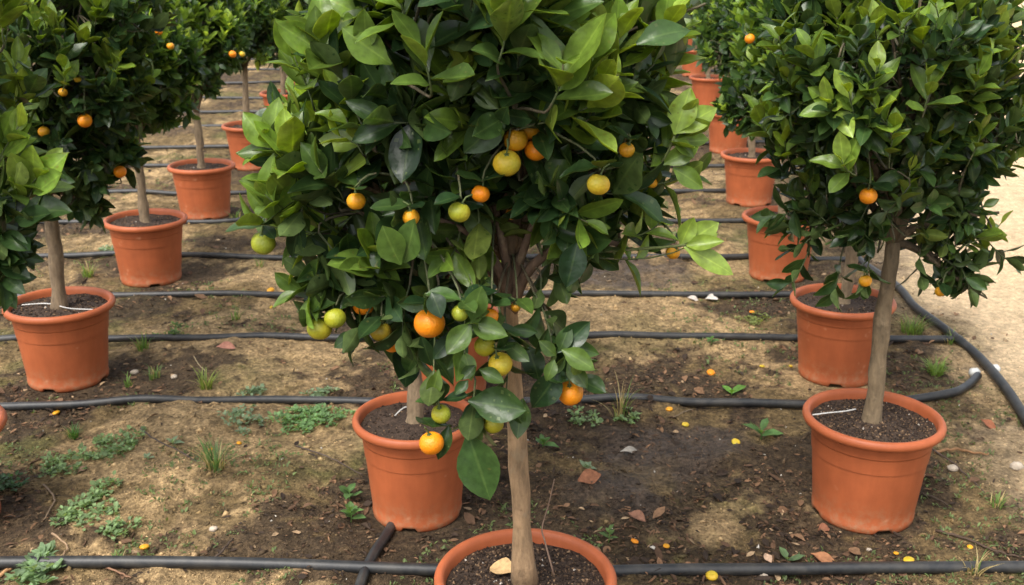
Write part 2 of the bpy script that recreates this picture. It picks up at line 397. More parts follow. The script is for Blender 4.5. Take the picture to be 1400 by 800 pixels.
POTS = [pot_mesh(0)]
def lumps(mb, pts, size, col, flat=.7):
    o = np.array([(1,0,0),(-1,0,0),(0,1,0),(0,-1,0),(0,0,1),(0,0,-1)], float)
    F = np.array([(0,2,4),(2,1,4),(1,3,4),(3,0,4),(2,0,5),(1,2,5),(3,1,5),(0,3,5)])
    n = len(pts); J = RNG.normal(0,.35,(n,6,3)); sc = np.asarray(size).reshape(n,1,1)
    A = RNG.uniform(0,6.28,n); R = np.zeros((n,3,3)); R[:,0,0]=np.cos(A); R[:,0,1]=-np.sin(A); R[:,1,0]=np.sin(A); R[:,1,1]=np.cos(A); R[:,2,2]=1
    v = (o[None]+J)*np.array((1,RNG.uniform(.5,.9),flat))
    v = np.einsum('nij,nkj->nki', R, v)*sc + np.asarray(pts)[:,None,:]
    FF = (F[None]+np.arange(n)[:,None,None]*6).reshape(-1,3)
    mb.add(v.reshape(-1,3), FF, np.repeat(np.asarray(col),6,0))
def soil_mesh(nc, seed, lvl=.286):
    rg = np.random.default_rng(seed); mb = MB()
    nr, n = 22, 72; V=[(0,0,lvl+.012)]; a = np.linspace(0,2*math.pi,n,endpoint=False)
    rr = np.linspace(0,.1735,nr+1)[1:]
    R, A = np.meshgrid(rr, a, indexing='ij'); x=(R*np.cos(A)).ravel(); y=(R*np.sin(A)).ravel()
    z = lvl + .016*(fbm(x*22+seed,y*22,seed,4)-.5) + .012*np.exp(-(np.hypot(x,y)/.05)**2)
    V = np.concatenate((np.array([(0,0,lvl+.012)]), np.stack((x,y,z),1)))
    F = [(0,1+k,1+(k+1)%n) for k in range(n)] + [(1+i*n+k,1+(i+1)*n+k,1+(i+1)*n+(k+1)%n,1+i*n+(k+1)%n) for i in range(nr-1) for k in range(n)]
    base = np.array((.048,.031,.021)); cc = base*(.6+.9*fbm(V[:,0]*60,V[:,1]*60,seed+2,3))[:,None]
    mb.add(V, F, cc)
    r = .17*np.sqrt(rg.uniform(0,1,nc)); t = rg.uniform(0,6.28,nc); px, py = r*np.cos(t), r*np.sin(t)
    pz = lvl + .016*(fbm(px*22+seed,py*22,seed,4)-.5) + .012*np.exp(-(r/.05)**2) + .001
    u = rg.uniform(0,1,nc)[:,None]
    col = np.where(u<.6, np.array((.035,.022,.015)), np.where(u<.88, np.array((.11,.066,.038)), np.where(u<.99, np.array((.25,.16,.09)), np.array((.55,.48,.4)))))
    lumps(mb, np.stack((px,py,pz),1), rg.uniform(.0018,.0055,nc), col)
    return mb.mesh('soil', M_SOIL)

# ------------------------------------------------------------------ leaves
def leaf_templates(nt_, ns, count, rg):
    out = []
    for q in range(count):
        t = np.linspace(0,1,nt_+1); s = np.linspace(-1,1,ns+1)
        T, Sx = np.meshgrid(t, s, indexing='ij')
        w = np.where(T < .07, .02+.0*T, .245*np.sin(math.pi*np.clip((T-.07)/.93,0,1)**(.86+rg.uniform(-.1,.12)))**.82 + .012*(1-T))
        fold = rg.uniform(.14,.5); curl = rg.uniform(-.36,.12); wav = rg.uniform(0,.032); ph = rg.uniform(0,6)
        x = Sx*w*math.cos(math.atan(fold)*.6)
        tws = rg.uniform(-.55,.55); z = tws*Sx*w*(T-.3) + np.abs(Sx)**1.7*w*fold + curl*T**2*.9 - .1*curl*T + wav*np.sin(T*11+ph+Sx*1.5)*np.abs(Sx)
        y = T*(1-.12*abs(curl)*T) ; x = x + rg.uniform(-.07,.07)*T**2
        V = np.stack((x,y,z),-1).reshape(-1,3)
        uv = np.stack((Sx,T,np.zeros_like(T)),-1).reshape(-1,3)
        out.append((V, uv))
    m = ns+1
    F = np.array([(i*m+k, i*m+k+1, (i+1)*m+k+1, (i+1)*m+k) for i in range(nt_) for k in range(ns)])
    return out, F
TPL = {0: leaf_templates(8,4,10,np.random.default_rng(1)), 1: leaf_templates(5,2,8,np.random.default_rng(2)), 2: leaf_templates(3,2,6,np.random.default_rng(3))}
MAT_A = np.array((.017,.042,.014)); MAT_B = np.array((.058,.112,.028)); YNG = np.array((.175,.275,.036)); NEW = np.array((.32,.41,.075))
UND = np.array((.092,.135,.042)); UNY = np.array((.24,.29,.04))
class Leaves:
    def __init__(s): s.pos=[]; s.ax=[]; s.nm=[]; s.L=[]; s.age=[]; s.wd=[]
    def add(s, p, ax, nm, L, age, wd=1.):
        s.pos.append(p); s.ax.append(ax); s.nm.append(nm); s.L.append(L); s.age.append(age); s.wd.append(wd)
    def build(s, lod, two, rg, keep=None):
        pos=np.array(s.pos); ax=np.array(s.ax); nm=np.array(s.nm); L=np.array(s.L); age=np.array(s.age); wd=np.array(s.wd)
        ax/=np.linalg.norm(ax,axis=1)[:,None]; nm-=ax*(ax*nm).sum(1)[:,None]; nm/=np.linalg.norm(nm,axis=1)[:,None]+1e-9
        if keep is not None:
            k = keep(pos, ax, L); pos,ax,nm,L,age,wd = pos[k],ax[k],nm[k],L[k],age[k],wd[k]
        sd=np.cross(ax,nm); tp, F = TPL[lod]; mb = MB(); var = rg.integers(0,len(tp),len(pos))
        for q,(V,uv) in enumerate(tp):
            I = np.where(var==q)[0]; n=len(I)
            if not n: continue
            v = (V[None,:,0:1]*wd[I,None,None]*sd[I][:,None,:] + V[None,:,1:2]*ax[I][:,None,:] + V[None,:,2:3]*nm[I][:,None,:])*L[I,None,None] + pos[I][:,None,:]
            m=len(V); FF=(F[None]+np.arange(n)[:,None,None]*m).reshape(-1,4)
            a=age[I][:,None]; u=rg.uniform(0,1,(n,1))
            mature=MAT_A*(1-u)+MAT_B*u; young=YNG*(1-u)+NEW*u*np.ones(3)
            y=np.clip((a-.45)/.5,0,1); top=mature*(1-y)+(YNG*.85+.15*young)*y
            top=np.where(a>.93, top*.5+NEW*.5, top)*rg.uniform(.7,1.3,(n,1))
            bot=(UND*(.7+.6*u))*(1-y)+UNY*y
            U=np.repeat(uv[None],n,0).reshape(-1,3)
            mb.add(v.reshape(-1,3), FF, np.repeat(top,m,0), U)
            if two:
                mb.add((v-.0007*nm[I][:,None,:]).reshape(-1,3), FF[:,::-1].copy(), np.repeat(bot,m,0), U)
        return mb.mesh('crown', M_LEAF)
UP = np.array((0,0,1.))
def add_shoot(Lv, tw, base, tip, n, L, age, rg, droop=0., twr=.0022, spread=1.):
    d = unit(tip-base); ln = np.linalg.norm(tip-base)
    bow = unit(np.cross(d, rg.normal(size=3)))*ln*.08
    pts = bez(base, base+d*ln*.33+bow, base+d*ln*.66+bow - UP*droop*ln, tip - UP*droop*ln*.3, 6)
    tube(tw, pts, np.linspace(twr, twr*.55, 6), 5, np.array((.09,.115,.04))*(.7 if age<.5 else 1.3))
    ph = rg.uniform(0,6.28); sidev = unit(np.cross(d, UP+.01*rg.normal(size=3)))
    for k in range(n):
        f = (k+.6)/n; g = .15+.85*f; i = min(int(g*5),4); p = pts[i]*(1-(g*5-i)) + pts[i+1]*(g*5-i)
        sd = unit(pts[i+1]-pts[i]); e1 = unit(np.cross(sd, UP+.05*rg.normal(size=3))); e2 = np.cross(sd, e1)
        az = ph + k*2.4 + rg.normal(0,.25); rdl = e1*math.cos(az)+e2*math.sin(az)
        upw = np.clip(d[2]*1.3+.1, 0, 1)
        ang = rad(74 - 44*f**1.2 - 8*upw + rg.normal(0,10))*spread
        ax = sd*math.cos(ang)+rdl*math.sin(ang) + UP*(.16*upw - (.12 + droop*.4)*(1-upw)*(1-.5*f))
        nm = sd*.75 + UP*.35 + rg.normal(0,.2,3) - rdl*.45
        a = np.clip(age*((.78+.28*f) if age > .6 else (.55+.6*f)) + rg.normal(0,.05), 0, 1)
        sz = L*(1.1 - .45*f**3)*rg.uniform(.75,1.18)*(1 if k else .7)
        Lv.add(p, ax, nm, sz, a, rg.uniform(.88,1.15))
def gen_tree(lobes, fork, n_shoots, L, lod, two, seed, trunk, keep=None, hand=None, age_bias=0., in_frac=.35, slen=.13, nl=(7,10), tr_r=(.026,.021), barkc=(.26,.185,.11)):
    """lobes: (x,y,z,r) around the pot base; trunk: list of points from soil to fork"""
    rg = np.random.default_rng(seed); Lv = Leaves(); tw = MB(); tk = MB()
    tp = smooth_path(np.array(trunk), 14); 
    tp[1:-1,:2] += rg.normal(0,.0016,(12,2))
    rr = np.linspace(tr_r[0], tr_r[1], 14); rr = rr*(1+.06*rg.normal(size=14)); rr[0]*=1.5; rr[1]*=1.16; rr[rg.integers(4,10)]*=1.12; 
    cb = np.array(barkc)
    tube(tk, tp, rr, 12, cb, True)
    fork = np.array(fork); nodes=[fork]
    for (x,y,z,r) in lobes:
        c = np.array((x,y,z)); b = c + rg.normal(0,.03,3)
        d = b-fork; st = fork - UP*rg.uniform(.0,.05)*min(1,abs(d[2])+.2)
        pts = bez(st, st+UP*.3*np.linalg.norm(d)*.6+d*.2, st+d*.7+UP*.02, b+d*.12, 9)
        tube(tk, pts, np.linspace(tr_r[1]*.72, .004, 9), 7, cb*.62)
        nodes += list(pts[2:])
        for _ in range(3):
            q = pts[rg.integers(3,7)]; e = c + unit(rg.normal(size=3))*r*.7
            pp = bez(q, q+(e-q)*.3+UP*.03, q+(e-q)*.7, e, 6); tube(tk, pp, np.linspace(.0065,.003,6), 5, cb*.5); nodes += list(pp[2:])
    nodes = np.array(nodes)
    lob = np.array(lobes); wts = lob[:,3]**2; wts = wts/wts.sum(); cen = (lob[:,:3]*wts[:,None]).sum(0)
    made = 0; tries = 0
    n_in = int(n_shoots*in_frac)
    while made < n_shoots+n_in and tries < 20000:
        tries += 1
        k = rg.choice(len(lob), p=wts); c, r = lob[k,:3], lob[k,3]
        inner = made >= n_shoots
        d = unit(rg.normal(size=3)); rad_ = r*(rg.uniform(.82,1.05) if not inner else rg.uniform(.25,.75))
        p = c + d*rad_
        if not inner and any(np.linalg.norm(p-lob[j,:3]) < lob[j,3]*.80 for j in range(len(lob)) if j != k): continue
        out = unit(d*.7 + unit(p-cen)*.5); low = np.clip(-d[2],0,1)
        hi0 = np.clip(.5+.6*(p[2]-cen[2])/.4,0,1)
        dr = unit(out*.72 + UP*(.6+.45*hi0-.6*low) + rg.normal(0,.26,3))
        ln = slen*rg.uniform(.7,1.3)
        hi = np.clip(.5+.6*(p[2]-cen[2])/.4,0,1)
        yg = rg.uniform() < (.16+.5*hi+age_bias)*(0 if inner else 1-.7*low)
        age = np.clip(rg.uniform(.68,1.) if yg else rg.uniform(.0,.5)+age_bias*.5-(.2 if inner else 0), 0, 1)
        if yg: dr = unit(dr + UP*.45)
        b = p - dr*ln*.8
        add_shoot(Lv, tw, b, p+dr*ln*.2, int(rg.integers(*nl)), L*rg.uniform(.8,1.15), age, rg, droop=.15+.3*low*rg.uniform(0,1))
        q = nodes[np.argmin(((nodes-b)**2).sum(1))]
        pp = bez(q, q+(b-q)*.35+UP*.01, b-dr*.03, b, 5); tube(tw, pp, np.linspace(.0035,.0022,5), 4, np.array((.10,.085,.045)), False)
        made += 1
    if hand: hand(Lv, tw, tk, rg, nodes)
    crown = Lv.build(lod, two, rg, keep)
    return dict(trunk=tk.mesh('trunk', M_BARK), branch=tw.mesh('branch', M_BARK), crown=crown)

# ------------------------------------------------------------------ fruit
def fruit_mesh(r, key, seed):
    rg = np.random.default_rng(seed); nu, nv = 22, 14; V=[]
    for j in range(nv+1):
        th = math.pi*j/nv
        for i in range(nu):
            ph = 2*math.pi*i/nu
            q = r*(1 + .02*math.sin(2*ph+seed)*math.sin(th) + .012*math.cos(5*ph+seed*2)*math.sin(th)**3)
            z = math.cos(th)*.93; 
            dim = .13*math.exp(-(th/.38)**2) + .05*math.exp(-((math.pi-th)/.28)**2)
            V.append((q*math.sin(th)*math.cos(ph), q*math.sin(th)*math.sin(ph), q*z*(1-dim)))
    F=[(j*nu+i, (j+1)*nu+i, (j+1)*nu+(i+1)%nu, j*nu+(i+1)%nu) for j in range(nv) for i in range(nu)]
    mb=MB(); mb.add(V,F); return mb.mesh('fruit', FR[key])
def stalk_mesh(r):
    mb=MB(); tube(mb, [(0,0,r*.78),(0,0,r*.95),(.003,0,r*1.5),(.006,.010,r*1.9)], [.0022,.0019,.0016,.0016], 6, (.10,.13,.04))
    a=np.linspace(0,2*math.pi,10,endpoint=False); R=np.where(np.arange(10)%2==0, .0065, .0038)
    v=np.stack((R*np.cos(a),R*np.sin(a),np.full(10,r*.835)),1); mb.add(np.concatenate((v,[(0,0,r*.87)])), [(i,(i+1)%10,10) for i in range(10)], (.10,.14,.04))
    return mb.mesh('stalk', M_FLAT)
FRUITC = {}
def add_fruit(parent, p, r, key, tilt=None, stalk=True):
    kk = (key, round(r,3))
    if kk not in FRUITC: FRUITC[kk] = (fruit_mesh(r, key, len(FRUITC)), stalk_mesh(r))
    o = obj('fruit', FRUITC[kk][0], parent); o.location = p
    rg = random.Random(int(abs(p[0])*1e4)+int(abs(p[2])*1e4))
    o.rotation_euler = tilt or (rg.uniform(-.5,.5), rg.uniform(-.5,.5), rg.uniform(0,6.28))
    if FRN[key]: o['label'] = FRN[key]
    if stalk: obj('stalk', FRUITC[kk][1], o)
    return o

# ------------------------------------------------------------------ trees
GROUP = 'potted citrus trees standing in rows'
LAB = {r[0]: r[4] for r in ROWS}; SCL = {r[0]: r[3] for r in ROWS}
def root_at(key):
    o = obj('potted_citrus_tree', None); o.empty_display_size=.2
    o.location = (*POS[key], 0); tag(o, LAB[key], 'potted tree', GROUP); return o
def assemble(root, T, soil, potscale=1.):
    p = obj('pot', POTS[0], root); p.scale=(potscale,potscale,1); p.rotation_euler.x = random.uniform(-.012,.012); p.rotation_euler.y = random.uniform(-.012,.012); p.rotation_euler.z = -1.5+random.uniform(-.5,.5)
    s = obj('soil', soil, p)
    for k in ('trunk','branch','crown'): obj(k, T[k], root)
    return root
def loc(key, x, y, dY=0.):               # a photo position at the tree's distance, relative to its base
    b = POS[key]; return P(x, y, b[1]+dY) - np.array((b[0], b[1], 0))

# --- the foreground tree
MF = [(705,191,17,'a',-.20),(723,177,15,'a',-.17),(693,223,19,'y',-.22),(733,205,16,'o',-.18),(857,205,11,'a',-.16),(818,252,16,'y',-.24),
 (628,290,15,'l',-.24),(657,265,13,'o',-.20),(562,297,12,'a',-.22),(487,275,13,'a',-.18),(360,332,17,'g',-.08),(437,449,17,'l',-.10),(458,435,15,'g',-.12),
 (497,417,15,'o',-.08),(520,453,15,'v',-.12),(536,471,12,'o',-.10),(587,442,22,'o',-.22),(629,428,12,'g',-.25),(670,432,12,'o',-.2),(663,473,15,'l',-.20),
 (684,498,17,'y',-.22),(780,537,18,'o',-.16),(603,566,14,'l',-.20),(590,606,17,'o',-.22),(660,570,10,'l',-.16),(675,580,14,'l',-.18),(920,345,10,'a',-.02),(700,292,9,'o',-.1),(705,420,7,'a',-.12),(891,250,8,'a',-.08)]
def fr_rel(key, lst):
    out=[]
    for x,y,r,k,dY in lst:
        p = loc(key,x,y,dY); Z = (POS[key][1]+dY)*CP + (CAM_H-p[2])*SP
        out.append((p, r*Z/FPX, k))
    return out
def keep_fn(fr, key, clear=.82):
    cam = np.array((-POS[key][0], -POS[key][1], CAM_H))
    def f(pos, ax, L):
        ok = np.ones(len(pos), bool)
        for p, r, k in fr:
            d = cam-p; d = unit(d + 0*d)
            for t in (.0,.3,.55,.8,1.0):
                q = pos+ax*(L*t)[:,None]-p; s = q@d
                dist = np.linalg.norm(q-s[:,None]*d, axis=1)
                ok &= ~((dist < r*clear) & (s > -r*.2) & (s < .30))
                ok &= ~(np.linalg.norm(q,axis=1) < r*.9)
        return ok
    return f
def m0_lobe(x,y,dY,r): p = loc('M0',x,y,dY); return (*p, r)
M0L = [m0_lobe(645,20,.06,.27), m0_lobe(650,-190,.05,.25), m0_lobe(520,85,-.02,.125), m0_lobe(800,60,-.02,.15), m0_lobe(560,130,-.14,.13), m0_lobe(720,90,-.16,.14),
       m0_lobe(465,245,-.02,.125), m0_lobe(505,335,-.02,.11), m0_lobe(600,240,-.05,.15), m0_lobe(780,215,-.05,.13), m0_lobe(560,400,.0,.08), m0_lobe(850,270,.03,.07), m0_lobe(660,-40,-.22,.12), m0_lobe(520,-10,0.05,.12),m0_lobe(820,-40,0.05,.14)]
def fruit_leaves(Lv, tw, rg, fr, nodes, L):
    for p, r, k in fr:
        top = p + np.array((.003,.0,r*1.25)); q = nodes[np.argmin(((nodes-top)**2).sum(1))]
        if np.linalg.norm(q-top) < .22: tube(tw, bez(q, q+(top-q)*.3+UP*.03, top+UP*.03, top, 6), np.linspace(.0028,.0017,6), 5, (.11,.12,.05), False)
        a0 = rg.uniform(-2.6,-.5)
        for j in range(3):
            a = a0 + j*2.2 + rg.normal(0,.3); ax = np.array((math.cos(a), math.sin(a), rg.uniform(-.35,.5)))
            Lv.add(top+UP*.004, ax, np.array((-.2*ax[0], -.3, 1.)), L*rg.uniform(.6,1.05), rg.uniform(.1,.6), 1.1)
def hand_m0(Lv, tw, tk, rg, nodes):
    fruit_leaves(Lv, tw, rg, fr0, nodes, .075)
    W = lambda x,y,dY: loc('M0',x,y,dY)
    def sh(bx,by,bd,tx,ty,td,n,L,age,droop=.1,link=True):
        b, t = W(bx,by,bd), W(tx,ty,td)
        add_shoot(Lv, tw, b, t, n, L, age, rg, droop)
        if link:
            q = nodes[np.argmin(((nodes-b)**2).sum(1))]
            tube(tw, bez(q, q+(b-q)*.3+UP*.015, b-(t-b)*.2, b, 6), np.linspace(.0034,.0022,6), 6, (.10,.08,.042), False)
    sh(790,350,-.05, 955,325,-.10, 9,.078,.95)
    sh(900,215,-.05, 935,165,-.08, 5,.085,.95)
    sh(870,260,-.08, 950,235,-.08, 7,.08,.7)
    sh(830,330,-.05, 905,300,-.12, 6,.07,.9)
    sh(420,250,-.05, 358,185,-.10, 7,.085,.9)
    sh(440,320,-.05, 350,300,-.10, 9,.085,.75,.1)
    sh(400,300,-.10, 360,262,-.14, 6,.08,.8)
    sh(470,380,-.05, 405,395,-.10, 7,.075,.7,.2)
    sh(500,400,-.05, 425,430,-.10, 8,.075,.5,.2)
    sh(520,400,-.10, 480,455,-.14, 7,.08,.35,.3)
    sh(560,390,-.10, 550,455,-.14, 7,.08,.3,.3)
    sh(640,370,-.16, 650,440,-.24, 8,.078,.5,.2)
    sh(600,390,-.16, 585,420,-.25, 5,.08,.35,.2)
    sh(640,420,-.16, 635,480,-.24, 6,.075,.6,.2)
    sh(680,410,-.14, 690,470,-.22, 6,.07,.5,.2)
    sh(690,430,-.12, 690,550,-.20, 6,.075,.4,.1)
    sh(600,420,-.14, 603,575,-.20, 6,.07,.6,.1)
    sh(590,430,-.10, 570,500,-.14, 5,.085,.4,.1)
    for q in ([(697,430,0),(690,385,-.03),(668,345,-.06),(640,318,-.08),(600,300,-.1)],[(698,420,0),(694,370,-.03),(684,320,-.05),(676,270,-.05)],[(698,420,0),(708,365,-.03),(722,325,-.06),(735,285,-.06)],[(699,430,0),(716,380,-.04),(750,345,-.07),(800,328,-.08),(850,335,-.06)],[(697,425,0),(680,380,.03),(640,350,.05),(590,345,.05)]):
        tube(tk, smooth_path([W(*a) for a in q],12), np.linspace(.0125,.005,12), 8, np.array((.17,.105,.065)))
    sh(770,300,-.08, 775,350,-.12, 6,.095,.2,.1); sh(745,330,-.02, 765,385,-.02, 6,.095,.15,.2); sh(800,300,-.04, 815,345,-.06, 6,.09,.3,.1)
    sh(430,150,-.0, 402,75,-.05, 7,.10,.8); sh(420,260,.0, 385,190,-.04, 8,.10,.75)
    sh(850,100,-.0, 905,40,-.05, 7,.11,.75); sh(860,200,-.02, 930,180,-.06, 6,.10,.85); sh(750,150,-.3, 770,80,-.34, 6,.11,.85); sh(590,130,-.28, 575,60,-.32, 6,.11,.7); sh(470,120,-.15, 440,40,-.2, 7,.115,.85); sh(680,90,-.32, 690,10,-.36, 7,.115,.8); sh(560,40,-.25,540,-30,-.28,7,.115,.8)
    sh(650,520,-.16, 650,575,-.18, 6,.075,.5,.1)
    sh(730,400,-.10, 755,470,-.16, 6,.075,.35,.1)
    sh(755,440,-.12, 785,500,-.20, 9,.07,.55,.1)
    sh(740,380,-.08, 730,440,-.10, 5,.09,.2,.1)
    sh(800,330,-.05, 780,370,-.08, 5,.09,.25,.1)
    def leaf(bx,by,bd,tx,ty,td,age,wd=1.,nz=.35,tw_=0.):
        b,t = W(bx,by,bd), W(tx,ty,td); nm = np.array((tw_,-1.,nz))
        Lv.add(b, t-b, nm, np.linalg.norm(t-b), age, wd)
    for L_ in [(645,440,-.26,612,486,-.28,.62,1.2,.5),(643,442,-.26,695,458,-.28,.6,1.2,.5),(645,440,-.26,655,392,-.27,.55,1.2,.4),(668,432,-.24,690,398,-.25,.6,1.1,.4),(640,438,-.26,606,425,-.28,.6,1.,.4),(650,500,-.25,628,520,-.27,.5,1.1,.5),(655,505,-.24,690,520,-.26,.55,1.1,.5),(640,520,-.2,622,540,-.22,.4,1.2,.5),
      (762,482,-.22,806,438,-.2,.35,1.1,.4),(768,478,-.24,815,502,-.27,.66,1.1,.5),(772,472,-.2,822,482,-.21,.5,.9,.5),(760,486,-.24,738,468,-.25,.6,1.2,.4),(758,492,-.24,748,522,-.26,.62,1.2,.5),(765,480,-.22,778,445,-.22,.5,1.2,.3),(735,455,-.18,697,448,-.19,.2,1.,.4),(600,505,-.2,588,552,-.22,.75,.9,.3),(590,500,-.16,575,460,-.17,.4,1.,.3),(620,460,-.2,590,490,-.22,.3,1.1,.4),(668,480,-.18,700,505,-.2,.25,1.2,.4),(720,470,-.12,740,520,-.14,.15,1.2,.3),
      (925,338,-.12,908,292,-.13,.99,1.1,.3),(930,336,-.12,948,296,-.12,.95,1.2,.4),(935,335,-.12,985,300,-.11,.97,1.1,.4),(938,336,-.13,990,328,-.15,.97,.9,.6),(935,338,-.13,1006,372,-.16,.99,.8,.6),(900,338,-.1,945,345,-.14,.9,.9,.7),
      (922,184,-.1,943,118,-.1,.95,1.2,.3),(924,182,-.1,982,140,-.09,.99,1.,.5),(922,190,-.1,950,215,-.12,.8,1.,.3),(920,230,-.1,965,255,-.12,.85,1.1,.4),(905,225,-.1,955,200,-.1,.8,1.,.3),
      (372,202,-.1,328,155,-.11,.85,1.2,.3),(374,198,-.1,374,132,-.1,.88,1.1,.1),(372,206,-.1,322,208,-.12,.7,.9,.6),(380,205,-.1,408,150,-.1,.7,1.,.2),(376,300,-.1,335,262,-.12,.85,.9,.4),(378,305,-.1,366,255,-.13,.9,.8,.2),(392,310,-.1,405,235,-.12,.9,.7,.1),
      (490,20,-.15,425,-15,-.16,.8,1.1,.4),(500,70,-.24,500,10,-.25,.7,1.1,.2)]: leaf(*L_)
    tube(tw, smooth_path([W(800,345,-.05),W(850,342,-.08),(W(930,336,-.12)),(W(945,332,-.13))],10), np.linspace(.004,.002,10), 6, (.14,.17,.05))
    tube(tw, smooth_path([W(870,250,-.05),W(905,222,-.09),(W(922,186,-.1))],8), np.linspace(.0035,.002,8), 6, (.14,.17,.05))
    leaf(640,592,-.22, 672,688,-.24, .2, 1.15, .2)
    leaf(640,548,-.22, 722,560,-.25, .35, 1.2, .6)
    leaf(715,545,-.20, 705,600,-.22, .55, 1.1, .2)
    leaf(615,580,-.20, 600,632,-.23, .4, .8, .2)
    leaf(548,362,-.26, 520,312,-.28, .62, 1.3, .5)
    leaf(552,360,-.25, 572,300,-.27, .55, 1.2, .5, -.4)
    leaf(765,505,-.18, 730,565,-.2, .05, 1.2, .2)
    leaf(790,330,-.2, 775,395,-.22, .2, 1.2, .4)
    leaf(590,400,-.27, 605,432,-.30, .2, 1.5, .7)
    leaf(445,75,-.2, 375,28,-.22, .8, 1., .5)
    leaf(440,70,-.2, 425,10,-.22, .75, 1.1, .2)
    leaf(535,88,-.24, 465,40,-.26, .78, 1.1, .4)
    leaf(870,60,-.2, 945,28,-.2, .45, 1., .7)
    leaf(760,125,-.3, 812,75,-.32, .85, 1., .4)
    leaf(790,85,-.28, 840,15,-.28, .8, 1.2, .1)
    leaf(690,85,-.3, 655,60,-.35, .5, 1.2, 1.)
fr0 = fr_rel('M0', MF)
clr0 = fr_rel('M0', [(708,365,38,'o',-.05)])
b0 = lambda x,y: loc('M0',x,y)
T0 = gen_tree(M0L, b0(700,345), 310, .095, 0, True, 5, [(0,0,.278), b0(712,690), b0(706,590), b0(698,470), b0(694,400), b0(700,345)], keep_fn(fr0+clr0,'M0'), hand_m0, age_bias=.14, in_frac=.36, slen=.15, tr_r=(.0215,.0185), barkc=(.32,.205,.108))
r0 = assemble(root_at('M0'), T0, soil_mesh(2600, 3))
for p,r,k in fr0: add_fruit(r0, p, r, k)

# --- nearest right tree
def lb(key,x,y,dY,r): return (*loc(key,x,y,dY), r)
R1L = [lb('R1',1215,70,.05,.29), lb('R1',1215,-90,.05,.25), lb('R1',1125,170,0,.15), lb('R1',1320,150,0,.17), lb('R1',1200,240,-.03,.18), lb('R1',1108,295,0,.08), lb('R1',1308,285,0,.10), lb('R1',1150,110,-.18,.15), lb('R1',1270,60,-.18,.15), lb('R1',1350,60,.05,.14), lb('R1',1125,60,.02,.14), lb('R1',1320,365,0,.06)]
fr1 = fr_rel('R1', [(1187,268,12,'o',-.24),(1183,384,9,'a',-.12),(1286,398,8,'a',-.06)])
def hand_r1(Lv, tw, tk, rg, nodes):
    fruit_leaves(Lv, tw, rg, fr1, nodes, .07)
    def sh(bx,by,bd,tx,ty,td,n,L,age,droop=.1):
        b, t = loc('R1',bx,by,bd), loc('R1',tx,ty,td); add_shoot(Lv, tw, b, t, n, L, age, rg, droop)
        q = nodes[np.argmin(((nodes-b)**2).sum(1))]; tube(tw, bez(q, q+(b-q)*.3+UP*.015, b-(t-b)*.2, b, 6), np.linspace(.004,.0025,6), 6, (.1,.09,.05), False)
    for a in [(1080,90,-.15,1065,35,-.2),(1120,120,-.2,1105,60,-.26),(1105,150,-.1,1075,100,-.16),(1190,150,-.3,1200,85,-.34),(1170,190,-.28,1160,120,-.33),(1300,110,-.2,1310,40,-.26),(1230,60,-.3,1240,0,-.33),(1350,120,-.1,1375,60,-.15),(1215,230,-.28,1225,170,-.33),(1320,230,-.14,1345,170,-.2),(1170,240,-.3,1150,215,-.35),(1060,200,-.05,1035,150,-.08),(1370,190,0,1395,140,-.05),(1260,160,-.28,1270,100,-.33)]:
        sh(*a,7,.078,.92 if a[0]%4 else .8)
    sh(1110,330,-.02,1075,385,-.06,8,.07,.1,.3); sh(1150,350,-.02,1140,400,-.06,8,.07,.15,.3); sh(1190,330,-.04,1180,390,-.1,7,.075,.3,.3)
    sh(1300,340,-.02,1330,395,-.06,9,.07,.15,.3); sh(1260,330,-.02,1262,380,-.06,6,.075,.15,.3); sh(1350,330,0,1385,355,-.04,7,.07,.3,.2); sh(1100,280,0,1050,290,-.05,8,.07,.3,.2); sh(1200,345,-.05,1205,300,-.2,7,.07,.5,.1)
b1 = lambda x,y: loc('R1',x,y)
T1 = gen_tree(R1L, b1(1222,330), 420, .071, 0, True, 12, [(0,0,.27), b1(1200,500), b1(1212,400), b1(1222,330)], keep_fn(fr1+fr_rel('R1',[(1236,318,24,'o',-.02),(1212,345,20,'o',-.03)]),'R1'), hand_r1, age_bias=.0, in_frac=.32, slen=.13, tr_r=(.026,.020), barkc=(.175,.125,.07))
r1 = assemble(root_at('R1'), T1, soil_mesh(1800, 8))
for p,r,k in fr1: add_fruit(r1, p, r, k)

